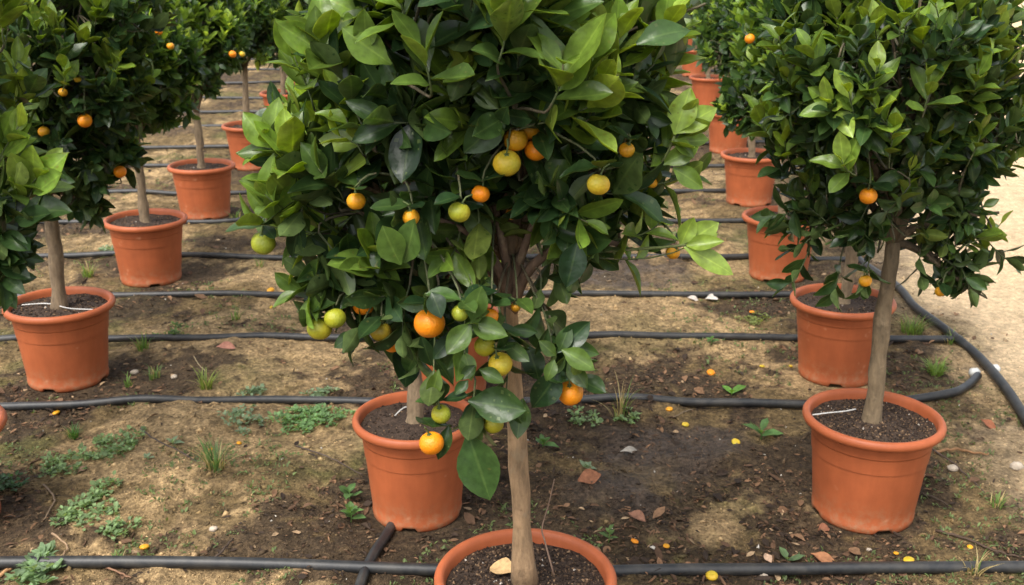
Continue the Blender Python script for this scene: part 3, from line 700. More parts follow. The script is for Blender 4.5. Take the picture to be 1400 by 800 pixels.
# --- left edge tree
L0L = [lb('L0',-120,60,0,.28), lb('L0',-60,230,-.05,.16), lb('L0',-110,300,0,.16), lb('L0',-30,330,-.02,.10), lb('L0',-190,200,0,.2), lb('L0',-60,120,0,.14), lb('L0',-25,265,-.03,.10), lb('L0',-40,385,0,.07)]
fr2 = fr_rel('L0', [(36,278,7,'a',-.06)])
def hand_l0(Lv, tw, tk, rg, nodes):
    for bx,by,tx,ty,dd,age in [(42,264,18,206,-.13,.95),(44,262,50,198,-.12,.98),(48,262,78,206,-.13,.88),(46,265,88,236,-.15,.72),(42,266,10,232,-.12,.85),(8,215,30,166,-.1,.9),(5,212,45,185,-.12,.85),(0,210,8,150,-.1,.88),(28,292,92,278,-.15,.3),(20,300,70,296,-.17,.2),(0,322,38,335,-.14,.25),(0,360,30,352,-.12,.2),(5,380,32,396,-.12,.15),(0,385,22,418,-.1,.2),(5,300,30,255,-.1,.75)]:
        b, t = loc('L0',bx,by,dd+.04), loc('L0',tx,ty,dd); Lv.add(b, t-b, np.array((.2,-.8,.7)), np.linalg.norm(t-b), age, 1.1)
    tube(tw, smooth_path([loc('L0',-60,330,-.02),loc('L0',0,305,-.06),loc('L0',34,280,-.09),loc('L0',44,258,-.1)],10), np.linspace(.004,.002,10), 6, (.12,.14,.05))
    tube(tw, smooth_path([loc('L0',-60,260,-.02),loc('L0',-15,240,-.05),loc('L0',5,212,-.08)],8), np.linspace(.004,.002,8), 6, (.12,.14,.05))
    fruit_leaves(Lv, tw, rg, fr2, nodes, .08)
    def sh(bx,by,bd,tx,ty,td,n,L,age,droop=.1):
        b, t = loc('L0',bx,by,bd), loc('L0',tx,ty,td); add_shoot(Lv, tw, b, t, n, L, age, rg, droop)
        q = nodes[np.argmin(((nodes-b)**2).sum(1))]; tube(tw, bez(q, q+(b-q)*.3+UP*.015, b-(t-b)*.2, b, 6), np.linspace(.004,.0025,6), 6, (.1,.09,.05), False)
    sh(0,310,-.05,62,225,-.1,8,.115,.95); sh(-10,250,-.05,28,165,-.1,7,.11,.9); sh(-20,340,-.05,55,290,-.1,8,.105,.4); sh(-40,370,-.05,10,375,-.08,9,.10,.15,.3); sh(-40,330,-.05,15,330,-.08,8,.10,.3,.1); sh(-30,280,-.08,30,250,-.12,8,.105,.6,.1); sh(-40,210,0,5,150,-.05,6,.08,.7); sh(-30,310,-.05,15,345,-.1,7,.08,.3,.2)
bl = lambda x,y: loc('L0',x,y)
T2 = gen_tree(L0L, bl(-100,350), 115, .10, 0, True, 21, [(0,0,.27), bl(-95,450), bl(-100,350)], keep_fn(fr2,'L0'), hand_l0, age_bias=.3, in_frac=.1)
r2 = assemble(root_at('L0'), T2, soil_mesh(300, 9))
for p,r,k in fr2: add_fruit(r2, p, r, k)

# --- leaning-trunk tree on the left
L1L = [lb('L1',60,50,.03,.30), lb('L1',60,-70,.05,.24), lb('L1',130,110,-.05,.17), lb('L1',140,215,-.02,.11), lb('L1',10,180,-.03,.18), lb('L1',80,200,-.1,.14), lb('L1',150,10,-.02,.16), lb('L1',60,80,-.2,.15), lb('L1',120,265,0,.05)]
fr3 = fr_rel('L1', [(116,165,10,'o',-.24),(164,235,9,'o',-.08),(60,180,8,'a',-.2),(86,126,6,'a',-.24),(106,108,5,'y',-.24)])
b3 = lambda x,y: loc('L1',x,y)
T3 = gen_tree(L1L, b3(62,262), 430, .078, 1, True, 33, [(0,0,.27), b3(76,350), b3(68,290), b3(62,262)], keep_fn(fr3,'L1'), lambda Lv,tw,tk,rg,nodes: fruit_leaves(Lv, tw, rg, fr3, nodes, .07), age_bias=.0, in_frac=.35, tr_r=(.027,.022), barkc=(.19,.135,.08))
r3 = assemble(root_at('L1'), T3, soil_mesh(900, 10))
for p,r,k in fr3: add_fruit(r3, p, r, k)

# --- generic crowns for the farther pots
def generic(seed, fz=.70, n=400):
    rg = np.random.default_rng(seed)
    lobes = [(0,0,1.13,.29),(0,0,1.36,.23)]
    for k in range(6):
        a = k*1.047+rg.uniform(-.3,.3); d = rg.uniform(.17,.24)
        lobes.append((d*math.cos(a), d*math.sin(a), rg.uniform(.86,1.2), rg.uniform(.12,.18)))
    lobes.append((rg.uniform(-.1,.1), rg.uniform(-.1,.1), .86, .14))
    return gen_tree(lobes, (0,.0,fz), n, .075, 2 if n < 390 else 1, False, seed, [(0,0,.27),(rg.uniform(-.015,.015),rg.uniform(-.015,.015),.45),(0,0,fz)], None, None, age_bias=-.03, in_frac=.3, tr_r=(.024,.019), barkc=(.21,.15,.088))
GEN = [generic(101), generic(102, .62), generic(103, .72, 340)]
SOILM = soil_mesh(350, 15)
PROTO = {}
FAR_FR = {'L2': [(233,63,5,'a',-.3),(175,82,6,'a',-.3),(217,43,5,'o',-.3)], 'L3': [(318,74,5,'o',-.3),(331,74,4,'y',-.28)], 'L5': [(376,50,4,'o',-.2)],
          'R3': [(1025,53,7,'o',-.22)], 'R2': [], 'M1': [(560,300,9,'o',-.3)]}
use = {'M1':0,'L2':0,'L3':1,'L4':2,'L5':2,'L6':2,'L7':2,'R2':1,'R3':0,'R4':2,'R5':2,'R6':2,'R7':2,'R8':2,'R9':2,'M2':2,'M3':2}
for i, key in enumerate(use):
    g = use[key]
    if g not in PROTO:
        r = assemble(root_at(key), GEN[g], SOILM); PROTO[g] = r
    else:
        r = copy_tree(PROTO[g]); r.location = (*POS[key], 0); r['label'] = LAB[key]
    PS = SCL[key]
    for ch in r.children:
        if ch.name.startswith('pot'): ch.scale = (PS,PS,1)
        elif not ch.name.startswith('trunk') and not ch.name.startswith('fruit'): pass
    rz = (i*2.1) % 6.28
    if key == 'L3': rz = 1.2
    r.rotation_euler.z = rz
for key, lst in FAR_FR.items():
    r = [o for o in C.objects if o.get('label') == LAB[key]][0]
    rz = -r.rotation_euler.z; c_, s_ = math.cos(rz), math.sin(rz)
    for p, q, k in fr_rel(key, lst):
        add_fruit(r, (p[0]*c_-p[1]*s_, p[0]*s_+p[1]*c_, p[2]), q, k)

# ------------------------------------------------------------------ pipes
PG = 'black irrigation pipes across the soil'
def pipe(name, pts, r, label, group=PG, sag=True):
    pts = smooth_path(pts, max(30, int(len(pts)*10))); mb = MB()
    tube(mb, pts, r, 12)
    o = obj(name, mb.mesh(name, M_PIPE)); tag(o, label, 'irrigation pipe', group); return o
def across(y0, x0, x1, lab, bow=0., r=.0155, endpts=None, seed=0):
    rg = np.random.default_rng(seed); xs = np.linspace(x0, x1, 26); f = (xs-x0)/(x1-x0)
    ys = y0 + bow*(f-.5) + .035*(vnoise(xs*.8+seed*3.3, xs*0, seed)-.5) + .012*(vnoise(xs*2.5+seed, xs*0+2, seed)-.5)
    # keep clear of the pots
    for p in PXY:
        m = np.exp(-((xs-p[0])/.22)**2); dy = ys-p[1]; push = np.clip(.215-np.abs(dy), 0, .3); ys = ys + np.where(dy>=0,1,-1)*push*m
    zs = hgt(xs, ys); zs = np.convolve(np.pad(zs,2,mode='edge'), np.ones(5)/5, 'valid'); zs = np.maximum(zs, hgt(xs,ys)-.006)+r*.8
    pts = list(np.stack((xs,ys,zs),1))
    if endpts is not None: pts += [np.array(e) for e in endpts]
    return pipe('irrigation_pipe', pts, r, lab)
ORD = ['first','second','third','fourth','fifth','sixth','seventh','eighth','ninth','tenth','eleventh','twelfth','thirteenth','fourteenth','fifteenth','sixteenth','seventeenth','eighteenth','nineteenth','twentieth']
PY = [2.56,3.64,4.30,4.86,5.50,6.30,7.05,7.85,8.6,9.4,10.2,11.2,12.2,13.4,14.6,16.,17.5,19.2,21,23]
NEARL = ['black pipe lying nearest, crossing in front and either side of the foremost pot','black pipe crossing just behind the nearest right pot, its right end bending towards the path',
 'thick black pipe crossing just behind the nearest full left pot base','black pipe crossing level with the rim of the nearest full left pot']
ROW_LINE = lambda y: 1.35 + .12*(y-4)
for i, y in enumerate(PY):
    lab = NEARL[i] if i < 4 else '%s black irrigation pipe from the front, crossing the bare soil between pot rows' % ORD[i]
    x1 = path_edge(y)-.05 if i > 1 else (2.6 if i == 0 else 1.30)
    ends = None
    if i == 1:
        ends = [GG(1290,546)+UP*.02, GG(1318,536)+UP*.02, GG(1336,520)+UP*.02]
    if i == 2: x1 = float(GG(1320,472)[0])
    across(y, -4.2 if i < 8 else -7., float(x1), lab, bow=(.08 if i==0 else -.05 if i==2 else .0), endpts=ends, seed=i, r=.0155 if i else .0165)
sup = [GG(x,y)+UP*.02 for x,y in ((1470,700),(1400,578),(1370,532),(1335,492),(1290,455),(1250,425),(1225,396))]
sup += [np.array((float(path_edge(y))-.06+.03*math.sin(y*1.7), y, gz(float(path_edge(y))-.06,y)+.018)) for y in (5.6,6.4,7.5,9,11,13.5,17,22)]
pipe('supply_pipe', sup, .018, 'long grey-black supply pipe curving along the sandy path edge on the right', None)
brp = [GG(x,y)+UP*.014 for x,y in ((540,716),(528,738),(512,762),(497,795),(485,830))]
brp[2] += UP*.0; brp[3] += UP*.004
pipe('branch_pipe', brp, .014, 'short black pipe leading from under the middle pot towards the viewer', None)
# joints
def connector(x, y, label):
    p = GG(x, y)+UP*.02; mb = MB(); tube(mb, [p+np.array((-.018,0,0)),p+np.array((-.01,0,.001)),p+np.array((.01,.002,.002)),p+np.array((.02,.004,0))], [.011,.02,.02,.012], 8, (.6,.6,.56))
    o = obj('pipe_connector', mb.mesh('pipe_connector', M_FLAT)); tag(o, label, 'connector')
connector(1331, 517, 'white plastic plug at the bent end of the right-hand pipe'); connector(1358, 512, 'small white fitting on the path side of the supply pipe')
# drip tubes in pots
def drip(pts, label, r=.0028):
    mb = MB(); tube(mb, smooth_path(pts, 14), r*.7, 7); o = obj('drip_tube', mb.mesh('drip_tube', M_WHITE)); tag(o, label, 'drip tube', 'white drip tubes in the pots')
def inpot(key, dx, dy, dz=.302): return np.array((POS[key][0]+dx, POS[key][1]+dy, dz))
drip([inpot('R1',-.168,.02), inpot('R1',-.12,.03,.304), inpot('R1',-.07,.045), inpot('R1',-.03,.06)], 'white drip tube lying on the soil of the nearest right pot')
drip([inpot('L1',-.14,.0,.300), inpot('L1',-.04,-.0,.306), inpot('L1',.06,-.05,.304), inpot('L1',.16,-.06,.303)], 'white drip tube across the soil of the nearest full left pot')
drip([inpot('M1',-.06,.02,.30), inpot('M1',-.035,.05,.312), inpot('M1',-.01,.07,.303)], 'short white drip tube stuck in the soil of the half hidden middle pot')

# ------------------------------------------------------------------ weeds
TPW, FW = leaf_templates(3,2,6,np.random.default_rng(5))
def leaf_bits(mb, pos, ax, nm, L, col, wd, rg):
    pos,ax,nm,L,col,wd = map(np.asarray, (pos,ax,nm,L,col,wd))
    ax = ax/np.linalg.norm(ax,axis=1)[:,None]; nm = nm-ax*(ax*nm).sum(1)[:,None]; nm/=np.linalg.norm(nm,axis=1)[:,None]+1e-9; sd=np.cross(ax,nm)
    var = rg.integers(0,len(TPW),len(pos))
    for q,(V,uv) in enumerate(TPW):
        I=np.where(var==q)[0]; n=len(I)
        if not n: continue
        v=(V[None,:,0:1]*wd[I,None,None]*sd[I][:,None,:]+V[None,:,1:2]*ax[I][:,None,:]+V[None,:,2:3]*nm[I][:,None,:])*L[I,None,None]+pos[I][:,None,:]
        m=len(V); FF=(FW[None]+np.arange(n)[:,None,None]*m).reshape(-1,4)
        mb.add(v.reshape(-1,3),FF,np.repeat(col[I],m,0),np.repeat(uv[None],n,0).reshape(-1,3))
def creeping(cx, cy, rx, ry, rg, dens=1., col=(.16,.24,.10), big=1.):
    mb=MB(); n=int(13000*dens*rx*ry*math.pi)+60
    ns=max(4,int(n/11)); P_=[];A=[];N=[];L=[];Cc=[];W=[]
    for s in range(ns):
        r=math.sqrt(rg.uniform(0,1))*(.75+.4*rg.uniform()); a=rg.uniform(0,6.28); x,y=cx+rx*r*math.cos(a),cy+ry*r*math.sin(a); z0=gz(x,y)
        h=rg.uniform(.004,.026)
        for k in range(11):
            az=rg.uniform(0,6.28); el=rg.uniform(-.1,.9); q=rg.uniform(0,.016)
            P_.append((x+q*math.cos(az),y+q*math.sin(az),z0+h*rg.uniform(.2,1))); A.append((math.cos(az)*math.cos(el),math.sin(az)*math.cos(el),math.sin(el))); N.append((rg.normal()*.3,rg.normal()*.3,1.)); L.append(rg.uniform(.009,.021)*big); Cc.append(np.array(col)*rg.uniform(.6,1.35)); W.append(rg.uniform(1.1,1.7))
    leaf_bits(mb,P_,A,N,L,Cc,W,rg); return mb
def grass(cx, cy, r, n, h, rg, col=(.10,.17,.04), dry=.1):
    mb=MB(); 
    for _ in range(n):
        a=rg.uniform(0,6.28); q=r*.45*math.sqrt(rg.uniform(0,1)); x,y=cx+q*math.cos(a),cy+q*math.sin(a); z0=gz(x,y)-.004
        lean=rg.uniform(.1,1.)*h*.8; az=a+rg.normal(0,.7); hh=h*rg.uniform(.45,1.1); d=np.array((math.cos(az),math.sin(az),0)); sd=np.array((-d[1],d[0],0)); w=rg.uniform(.0014,.003)
        t=np.linspace(0,1,6); c=np.array((x,y,z0))+d*(lean*t**1.8)[:,None]+UP*(hh*(t-.25*t**3))[:,None]
        ww=(w*(1-t**2*.95))[:,None]; V=np.concatenate((c-sd*ww,c+sd*ww)); F=[(i,i+6,i+7,i+1) for i in range(5)]
        k=np.array((.33,.26,.12)) if rg.uniform()<dry else np.array(col)*rg.uniform(.65,1.4)
        uv=np.zeros((12,3)); uv[:,0]=.5; mb.add(V,F,k,uv)
    return mb
def broadleaf(cx, cy, n, L, rg, col=(.08,.16,.045), h=.03, wd=1.1):
    mb=MB(); z0=gz(cx,cy); P_=[];A=[];N=[];Ls=[];Cc=[];W=[]
    tube(mb,[(cx,cy,z0-.004),(cx+.002,cy,z0+h*.5),(cx,cy+.002,z0+h)],[.002,.0018,.0012],5,np.array(col)*1.1)
    for k in range(n):
        az=k*2.4+rg.normal(0,.2); f=k/n; el=rg.uniform(.15,.5)+.6*f
        P_.append((cx,cy,z0+h*(.3+.7*f))); A.append((math.cos(az)*math.cos(el),math.sin(az)*math.cos(el),math.sin(el))); N.append((-.3*math.cos(az),-.3*math.sin(az),1)); Ls.append(L*(1-.4*f)*rg.uniform(.8,1.15)); Cc.append(np.array(col)*rg.uniform(.7,1.35)); W.append(wd*rg.uniform(.9,1.2))
    leaf_bits(mb,P_,A,N,Ls,Cc,W,rg); return mb
WG = 'weeds growing between the pots'
def weed(kind, x, y, r, label, **kw):
    rg=np.random.default_rng(int(x*7+y*13)); p=GG(x,y); m=r/(.575*(y+99))       # radius in metres
    if kind=='c': mb=creeping(p[0],p[1],m,m*kw.pop('asp',1.3),rg,**kw); nm,cat='creeping_weed','weed'
    elif kind=='g': mb=grass(p[0],p[1],m,kw.get('n',45),kw.get('h',.09),rg,kw.get('col',(.10,.17,.04)),kw.get('dry',.12)); nm,cat='grass_tuft','grass tuft'
    else: mb=broadleaf(p[0],p[1],kw.get('n',7),kw.get('L',.06),rg,kw.get('col',(.08,.16,.045)),kw.get('h',.03),kw.get('wd',1.1)); nm,cat='broadleaf_weed','weed'
    o=obj(nm,mb.mesh(nm,M_WEED)); tag(o,label,cat,WG)
BL=(.18,.25,.15)
weed('c',92,638,32,'bright creeping weed patch on the dark soil, left one of two touching mats')
weed('c',158,611,34,'creeping weed mat climbing the tan mound at left')
weed('c',146,668,18,'small creeping weed patch below the tan mound at left')
weed('c',112,702,42,'largest creeping weed mat in the lower left foreground')
weed('c',166,724,20,'narrow creeping weed patch right beside the largest left mat')
weed('c',425,574,52,'dense green weed strip along the second pipe left of the middle pot',asp=.7,dens=1.25,col=(.15,.26,.10))
weed('c',335,573,28,'greyish creeping weed under the second pipe near centre left',col=BL,dens=.6)
weed('c',435,545,28,'greyish weed mat just above the second pipe left of the middle pot',col=BL,dens=.8,asp=.8)
weed('c',345,537,14,'small grey-green weed dot behind the second pipe',col=BL,dens=.8)
weed('c',50,782,34,'broad pale leaved weed at the bottom left edge',col=(.16,.24,.12),dens=.45,big=1.9)
weed('g',163,768,18,'low bright green tuft near the bottom pipe at left',n=40,h=.04)
weed('g',100,598,16,'dark green tuft under the second pipe at far left',n=50,h=.06,col=(.06,.14,.03))
weed('g',296,642,30,'tall spiky grass tuft in the middle of the left foreground soil',n=70,h=.12,col=(.085,.15,.045),dry=.25)
weed('c',15,662,18,'dark weed clump touching the left edge in the foreground',col=(.05,.11,.04))
weed('b',236,608,14,'tiny pale rosette on the tan mound under the second pipe',n=6,L=.035,col=BL,h=.01)
weed('b',202,628,12,'tiny pale rosette at the left mound foot',n=5,L=.03,col=BL,h=.01)
weed('b',478,682,16,'small leafy weed left of the middle pot',n=6,L=.05)
weed('b',480,714,18,'bushy leafy weed near the foot of the middle pot',n=11,L=.05,h=.04)
weed('g',282,532,17,'yellowish grass tuft behind the second pipe, left of centre',n=45,h=.10,col=(.15,.2,.04))
weed('g',212,518,16,'short grass tuft right of the nearest full left pot base',n=35,h=.07)
weed('g',176,528,12,'thin green sprout beside the nearest full left pot base',n=16,h=.07)
weed('g',196,478,15,'grass tuft poking up at the third pipe',n=35,h=.09)
weed('c',233,458,24,'loose weed patch between third and fourth pipes at left',dens=.4,col=(.09,.15,.04))
weed('g',120,378,15,'grass tuft behind the nearest full left pot',n=40,h=.10,col=(.13,.2,.04))
weed('g',322,437,12,'little grass tuft left of the foreground tree, between pipes',n=22,h=.07)
weed('g',322,302,16,'grass at the foot of the third left pot',n=40,h=.08)
weed('g',270,296,16,'grass fringe in front of the forked left tree pot',n=40,h=.06)
weed('c',145,345,14,'small weed behind the second full left pot',dens=.5,col=BL)
weed('g',355,365,10,'sparse grass blades beside the fifth pipe',n=14,h=.07)
weed('c',860,572,16,'low weed under the second pipe right of centre',dens=.4)
weed('g',1246,455,30,'bright long grass tuft by the supply pipe on the right',n=110,h=.10,col=(.13,.2,.045),dry=.08)
weed('g',1278,513,24,'bright grass tuft behind the nearest right pot rim',n=85,h=.09,col=(.14,.22,.045),dry=.05)
weed('g',1300,470,18,'sparse grass at the third pipe end beside the path',n=30,h=.08,dry=.3)
weed('b',1040,602,20,'five leaved upright weed left of the nearest right pot',n=6,L=.075,h=.05,wd=1.)
weed('b',1000,540,12,'single glossy leafed sprout touching the second pipe',n=3,L=.07,col=(.09,.2,.03),h=.01)
weed('b',972,471,12,'small sprout standing at the third pipe right of centre',n=6,L=.04,h=.03)
weed('b',742,612,16,'leafy weed right behind the foreground trunk',n=8,L=.05,h=.02)
weed('b',803,642,12,'small pale weed on the muddy soil right of the trunk',n=8,L=.035,col=BL,h=.01)
weed('g',846,566,26,'tall thin dry grass leaning over the second pipe right of centre',n=28,h=.16,dry=.6)
weed('b',832,742,14,'small weed behind the foremost pot rim on its right',n=9,L=.035,h=.04,col=(.1,.17,.05))
weed('b',1076,768,14,'pale leaf sprout just behind the nearest pipe on the right',n=3,L=.05,col=(.12,.19,.08),h=.01)
weed('g',1362,692,18,'small grass clump at the right picture edge',n=25,h=.06,dry=.4)
weed('g',1330,785,20,'dry stalks in the lower right corner by the nearest pipe',n=14,h=.10,dry=.8)
weed('c',795,572,24,'sparse green weeds just below the second pipe beside the hanging orange fruit',dens=.35)
weed('c',1030,438,18,'yellowish moss tuft in front of the fourth pipe, right of centre',dens=.4,col=(.15,.18,.05))

# tiny ground cover
rg=np.random.default_rng(91); mb=MB(); PP=[];AA=[];NN=[];LL=[];CC_=[];WW=[]
yy=1.9+6.5*rg.uniform(0,1,14000)**1.3; xx=rg.uniform(-1,1,14000)*(.55*yy+.3)
ok=(fbm(xx*2.2+5,yy*2.2,88,4)>.575)&(potdist(xx,yy)>.19)&(pathmask(xx,yy)<.3); xx,yy=xx[ok],yy[ok]; zz=hgt(xx,yy)
for x,y,z in zip(xx,yy,zz):
    for k in range(5):
        az=rg.uniform(0,6.28); el=rg.uniform(.1,1.1)
        PP.append((x+rg.normal()*.008,y+rg.normal()*.008,z)); AA.append((math.cos(az)*math.cos(el),math.sin(az)*math.cos(el),math.sin(el))); NN.append((0.1,0,1.)); LL.append(rg.uniform(.007,.018)); CC_.append(np.array((.11,.15,.05))*rg.uniform(.6,1.3)); WW.append(rg.uniform(.5,1.2))
leaf_bits(mb,PP,AA,NN,LL,CC_,WW,rg)
o=obj('ground_cover',mb.mesh('ground_cover',M_WEED)); tag(o,'thin scattering of tiny seedlings and moss over the soil','ground cover',None,'stuff')

# ------------------------------------------------------------------ litter
rg=np.random.default_rng(17); N_=190000
y=1.8+9*rg.uniform(0,1,N_)**1.6; x=rg.uniform(-1,1,N_)*(.55*y+.3)
c,D,Mu,pm,T=soil_color(x,y); pd=potdist(x,y)
lc=sst(.42,.62,fbm(x*2.3+4,y*2.3,15,4)); pr=(.02+.9*D*(.25+.75*lc)+.06*(1-T)*lc)*(1-.85*pm)*(pd>.155)*(1-.6*Mu); k=rg.uniform(0,1,N_)<pr*.62
x,y=x[k],y[k]; n=len(x); z=hgt(x,y)+rg.uniform(.001,.006,n)
az=rg.uniform(0,6.28,n); el=rg.normal(0,.25,n); ax=np.stack((np.cos(az)*np.cos(el),np.sin(az)*np.cos(el),np.sin(el)),1)
nm=np.stack((rg.normal(0,.35,n),rg.normal(0,.35,n),np.ones(n)),1); u=rg.uniform(0,1,n)[:,None]
col=np.where(u<.42,np.array((.035,.022,.014)),np.where(u<.72,np.array((.10,.055,.03)),np.where(u<.965,np.array((.19,.105,.055)),np.array((.34,.23,.13)))))*rg.uniform(.7,1.3,(n,1))
mb=MB(); leaf_bits(mb,np.stack((x,y,z),1),ax,nm,rg.uniform(.006,.026,n)*rg.uniform(.6,1.3,n)*(1+.9*(rg.uniform(0,1,n)<.14)),col,rg.uniform(.35,1.3,n),rg)
o=obj('leaf_litter',mb.mesh('leaf_litter',M_CHIP,False)); tag(o,'brown leaf litter and bark chips strewn over the soil','leaf litter',None,'stuff')
N_=70000; y=1.8+8*rg.uniform(0,1,N_)**1.6; x=rg.uniform(-1,1,N_)*(.55*y+.3); k=potdist(x,y)>.16; x,y=x[k],y[k]
c,D,Mu,pm,T=soil_color(x,y); n=len(x); k=rg.uniform(0,1,n)<(1-.75*pm); x,y,c=x[k],y[k],c[k]; n=len(x); sz=rg.uniform(.0018,.0056,n)*(1+1.4*(rg.uniform(0,1,n)<.05)); u=rg.uniform(0,1,n)[:,None]
col=np.where(u<.994,c*rg.uniform(.35,1.6,(n,1)),np.array((.55,.5,.42))*rg.uniform(.7,1.2,(n,1)))
mb=MB(); lumps(mb,np.stack((x,y,hgt(x,y)+sz*.2),1),sz,col); o=obj('soil_crumbs',mb.mesh('soil_crumbs',M_CHIP)); tag(o,'soil crumbs, grit and small pale stones on the ground','grit',None,'stuff')

# fallen fruit
FG='fallen fruit on the soil'
def fallen(x,y,r,key,label):
    p=GG(x,y); m=r/(.575*(y+99)); kk=('fall',key,round(m,3))
    if kk not in FRUITC: FRUITC[kk]=(fruit_mesh(m,key,len(FRUITC)),None)
    o=obj('fallen_fruit',FRUITC[kk][0]); o.location=(p[0],p[1],p[2]+m*.38); o.rotation_euler=(random.uniform(-.3,.3),random.uniform(-.3,.3),random.uniform(0,6)); o.scale=(1,random.uniform(.7,1),random.uniform(.42,.62)); tag(o,label,'fallen fruit',FG)
for a in [(77,567,7,'a','yellow fallen fruit just under the second pipe at far left'),(198,750,7,'a','bright yellow fallen fruit in the lower left foreground'),(288,615,3.5,'a','tiny yellow fallen fruit above the spiky grass tuft, left one of two'),(327,607,4,'a','tiny yellow fallen fruit above the spiky grass tuft, right one of two'),
 (370,399,6,'a','small amber fallen fruit left of the foreground tree behind the fourth pipe'),(371,421,3,'y','tiny yellow fallen fruit in front of the fourth pipe left of the big tree'),(838,460,6,'a','amber fallen fruit resting behind the third pipe'),(972,512,7,'o','round orange fallen fruit on bare soil right of centre'),(915,561,5,'a','small fallen fruit just below the second pipe'),(921,547,4,'y','small pale fallen fruit just above the second pipe'),
 (937,582,5,'y','little yellow fallen fruit on the mud below the second pipe'),(1042,502,4,'y','tiny yellow fallen fruit between second and third pipes, left one of two'),(1081,502,4,'y','tiny yellow fallen fruit at the left foot of the second right pot'),(1028,428,4,'o','tiny orange fallen fruit in the litter before the fourth pipe'),(1006,607,7,'y','flattened yellow fruit peel beside the five leaved weed'),(868,742,6,'o','dry orange fallen fruit slice right of the foremost pot rim'),
 (911,748,5,'a','small fallen fruit right of the dry orange slice'),(973,790,9,'y','yellow fallen fruit touching the nearest pipe at bottom'),(1242,768,8,'y','pale yellow fallen fruit behind the nearest pipe below the right pot'),(1326,749,4,'a','tiny yellow fallen fruit beside the thin stick at lower right'),(1225,758,5,'a','small yellow crumb of fruit left of the pale fallen fruit')]: fallen(*a)

# dead leaves
TPD,FD=leaf_templates(8,4,4,np.random.default_rng(77))
def deadleaf(p,q,nz,col,label,wd=1.,i=0):
    V,uv=TPD[i]; ax=q-p; L=np.linalg.norm(ax); ax=unit(ax); nm=np.array(nz,float); nm=unit(nm-ax*np.dot(ax,nm)); sd=np.cross(ax,nm)
    v=(V[:,0:1]*wd*sd+V[:,1:2]*ax+1.6*V[:,2:3]*nm)*L+p
    mb=MB(); mb.add(v,FD,col,uv); mb.add(v-nm*.0008,FD[:,::-1].copy(),np.array(col)*.9,uv); o=obj('dead_leaf',mb.mesh('dead_leaf',M_CHIP)); tag(o,label,'dead leaf','dead leaves lying about')
g=lambda x,y,h=.012: GG(x,y)+UP*h
mp=lambda x,y: P(x,y,0) if False else G(x,y,.308)
deadleaf(mp(705,783),mp(664,768),(0,-.5,1),(.55,.36,.17),'curled tan dead leaf on the soil of the foremost pot',1.2,0)
deadleaf(g(790,662),g(822,655),(0,-.5,1),(.24,.10,.05),'rust brown curled dead leaf on the mud right of the trunk',1.4,1)
deadleaf(g(858,706),g(882,718),(0,-.3,1),(.26,.13,.08),'small brown dead leaf right of the foremost pot',1.,2)
deadleaf(g(1108,762),g(1148,776),(0,-.3,1),(.33,.15,.07),'long rusty dead leaf behind the nearest pipe below the right pot',.8,3)
deadleaf(g(1118,730),g(1135,722),(0,-.6,1),(.26,.11,.06),'folded rust leaf at the left foot of the nearest right pot',1.3,0)
deadleaf(g(1045,762),g(1054,775),(0,-.6,1),(.5,.33,.22),'pale dead leaf standing against the nearest pipe',1.2,1)
deadleaf(g(296,478),g(322,480),(0,-.4,1),(.36,.17,.12),'reddish dead leaf lying against the third pipe at left',1.,2)
deadleaf(g(1340,578),g(1365,590),(0,-.4,1),(.32,.12,.06),'rusty dead leaf at the sandy path edge',.9,3)
deadleaf(g(940,410),g(958,413),(0,-.4,1),(.55,.48,.42),'pale curled dead leaf under the fourth pipe, left one of two',1.1,0)
deadleaf(g(964,412),g(982,412),(0,-.4,1),(.6,.55,.48),'whitish curled dead leaf under the fourth pipe, right one of two',1.1,2)
deadleaf(g(848,622),g(880,618),(0,-.4,1),(.4,.36,.3),'thin grey dead leaf on the mud below the second pipe',.6,3)
deadleaf(g(120,640,.004),g(100,650,.004),(0,-.4,1),(.25,.16,.1),'dull brown dead leaf by the left creeping weeds',1.,1)
# twigs
def twig(pts,r,col,label):
    q=[GG(a,b)+UP*(h+r) for a,b,h in pts]; s=smooth_path(q,16); s+=np.random.default_rng(len(label)).normal(0,r*.35,s.shape)
    mb=MB(); tube(mb,s,np.linspace(r,r*.55,16),6,col); o=obj('twig',mb.mesh('twig',M_CHIP)); tag(o,label,'twig','twigs on the soil')
twig([(1278,620,.0),(1312,622,.012),(1350,626,.004)],.006,(.28,.15,.07),'thick brown twig right of the nearest right pot')
twig([(1270,616,.01),(1300,636,.008),(1325,655,.0),(1345,674,.0)],.0035,(.09,.06,.045),'thin dark twig slanting from the nearest right pot to the path')
twig([(1280,728,.002),(1320,740,.004),(1360,756,.002),(1400,765,0)],.0045,(.07,.045,.03),'long dark stick in the lower right corner')
twig([(1262,678,.002),(1285,688,.006),(1306,700,0)],.003,(.07,.05,.035),'short dark twig near the right foot of the nearest right pot')
twig([(192,588,.004),(212,606,.012),(245,620,.006),(270,634,.0)],.0028,(.08,.06,.05),'thin curved dark twig arching over the tan mound')
twig([(405,612,.004),(450,630,.01),(495,650,.0)],.0028,(.09,.065,.05),'thin bent twig left of the middle pot')
twig([(60,665,.002),(75,685,.004),(60,712,0)],.0035,(.2,.14,.09),'pale bent stick in the left foreground litter')
twig([(72,730,.0),(92,750,.004),(85,762,0)],.0035,(.3,.2,.12),'short tan stick near the bottom left mat')
twig([(135,762,0),(148,780,.006),(180,792,0)],.004,(.22,.12,.07),'brown stick beside the nearest pipe at bottom left')
twig([(280,775,0),(305,760,.012),(318,738,.0)],.004,(.06,.042,.03),'dark forked root piece on the soil at lower left')
twig([(265,488,0),(272,505,.02),(282,525,.05)],.002,(.35,.27,.15),'straw stalk standing at the yellowish grass tuft')
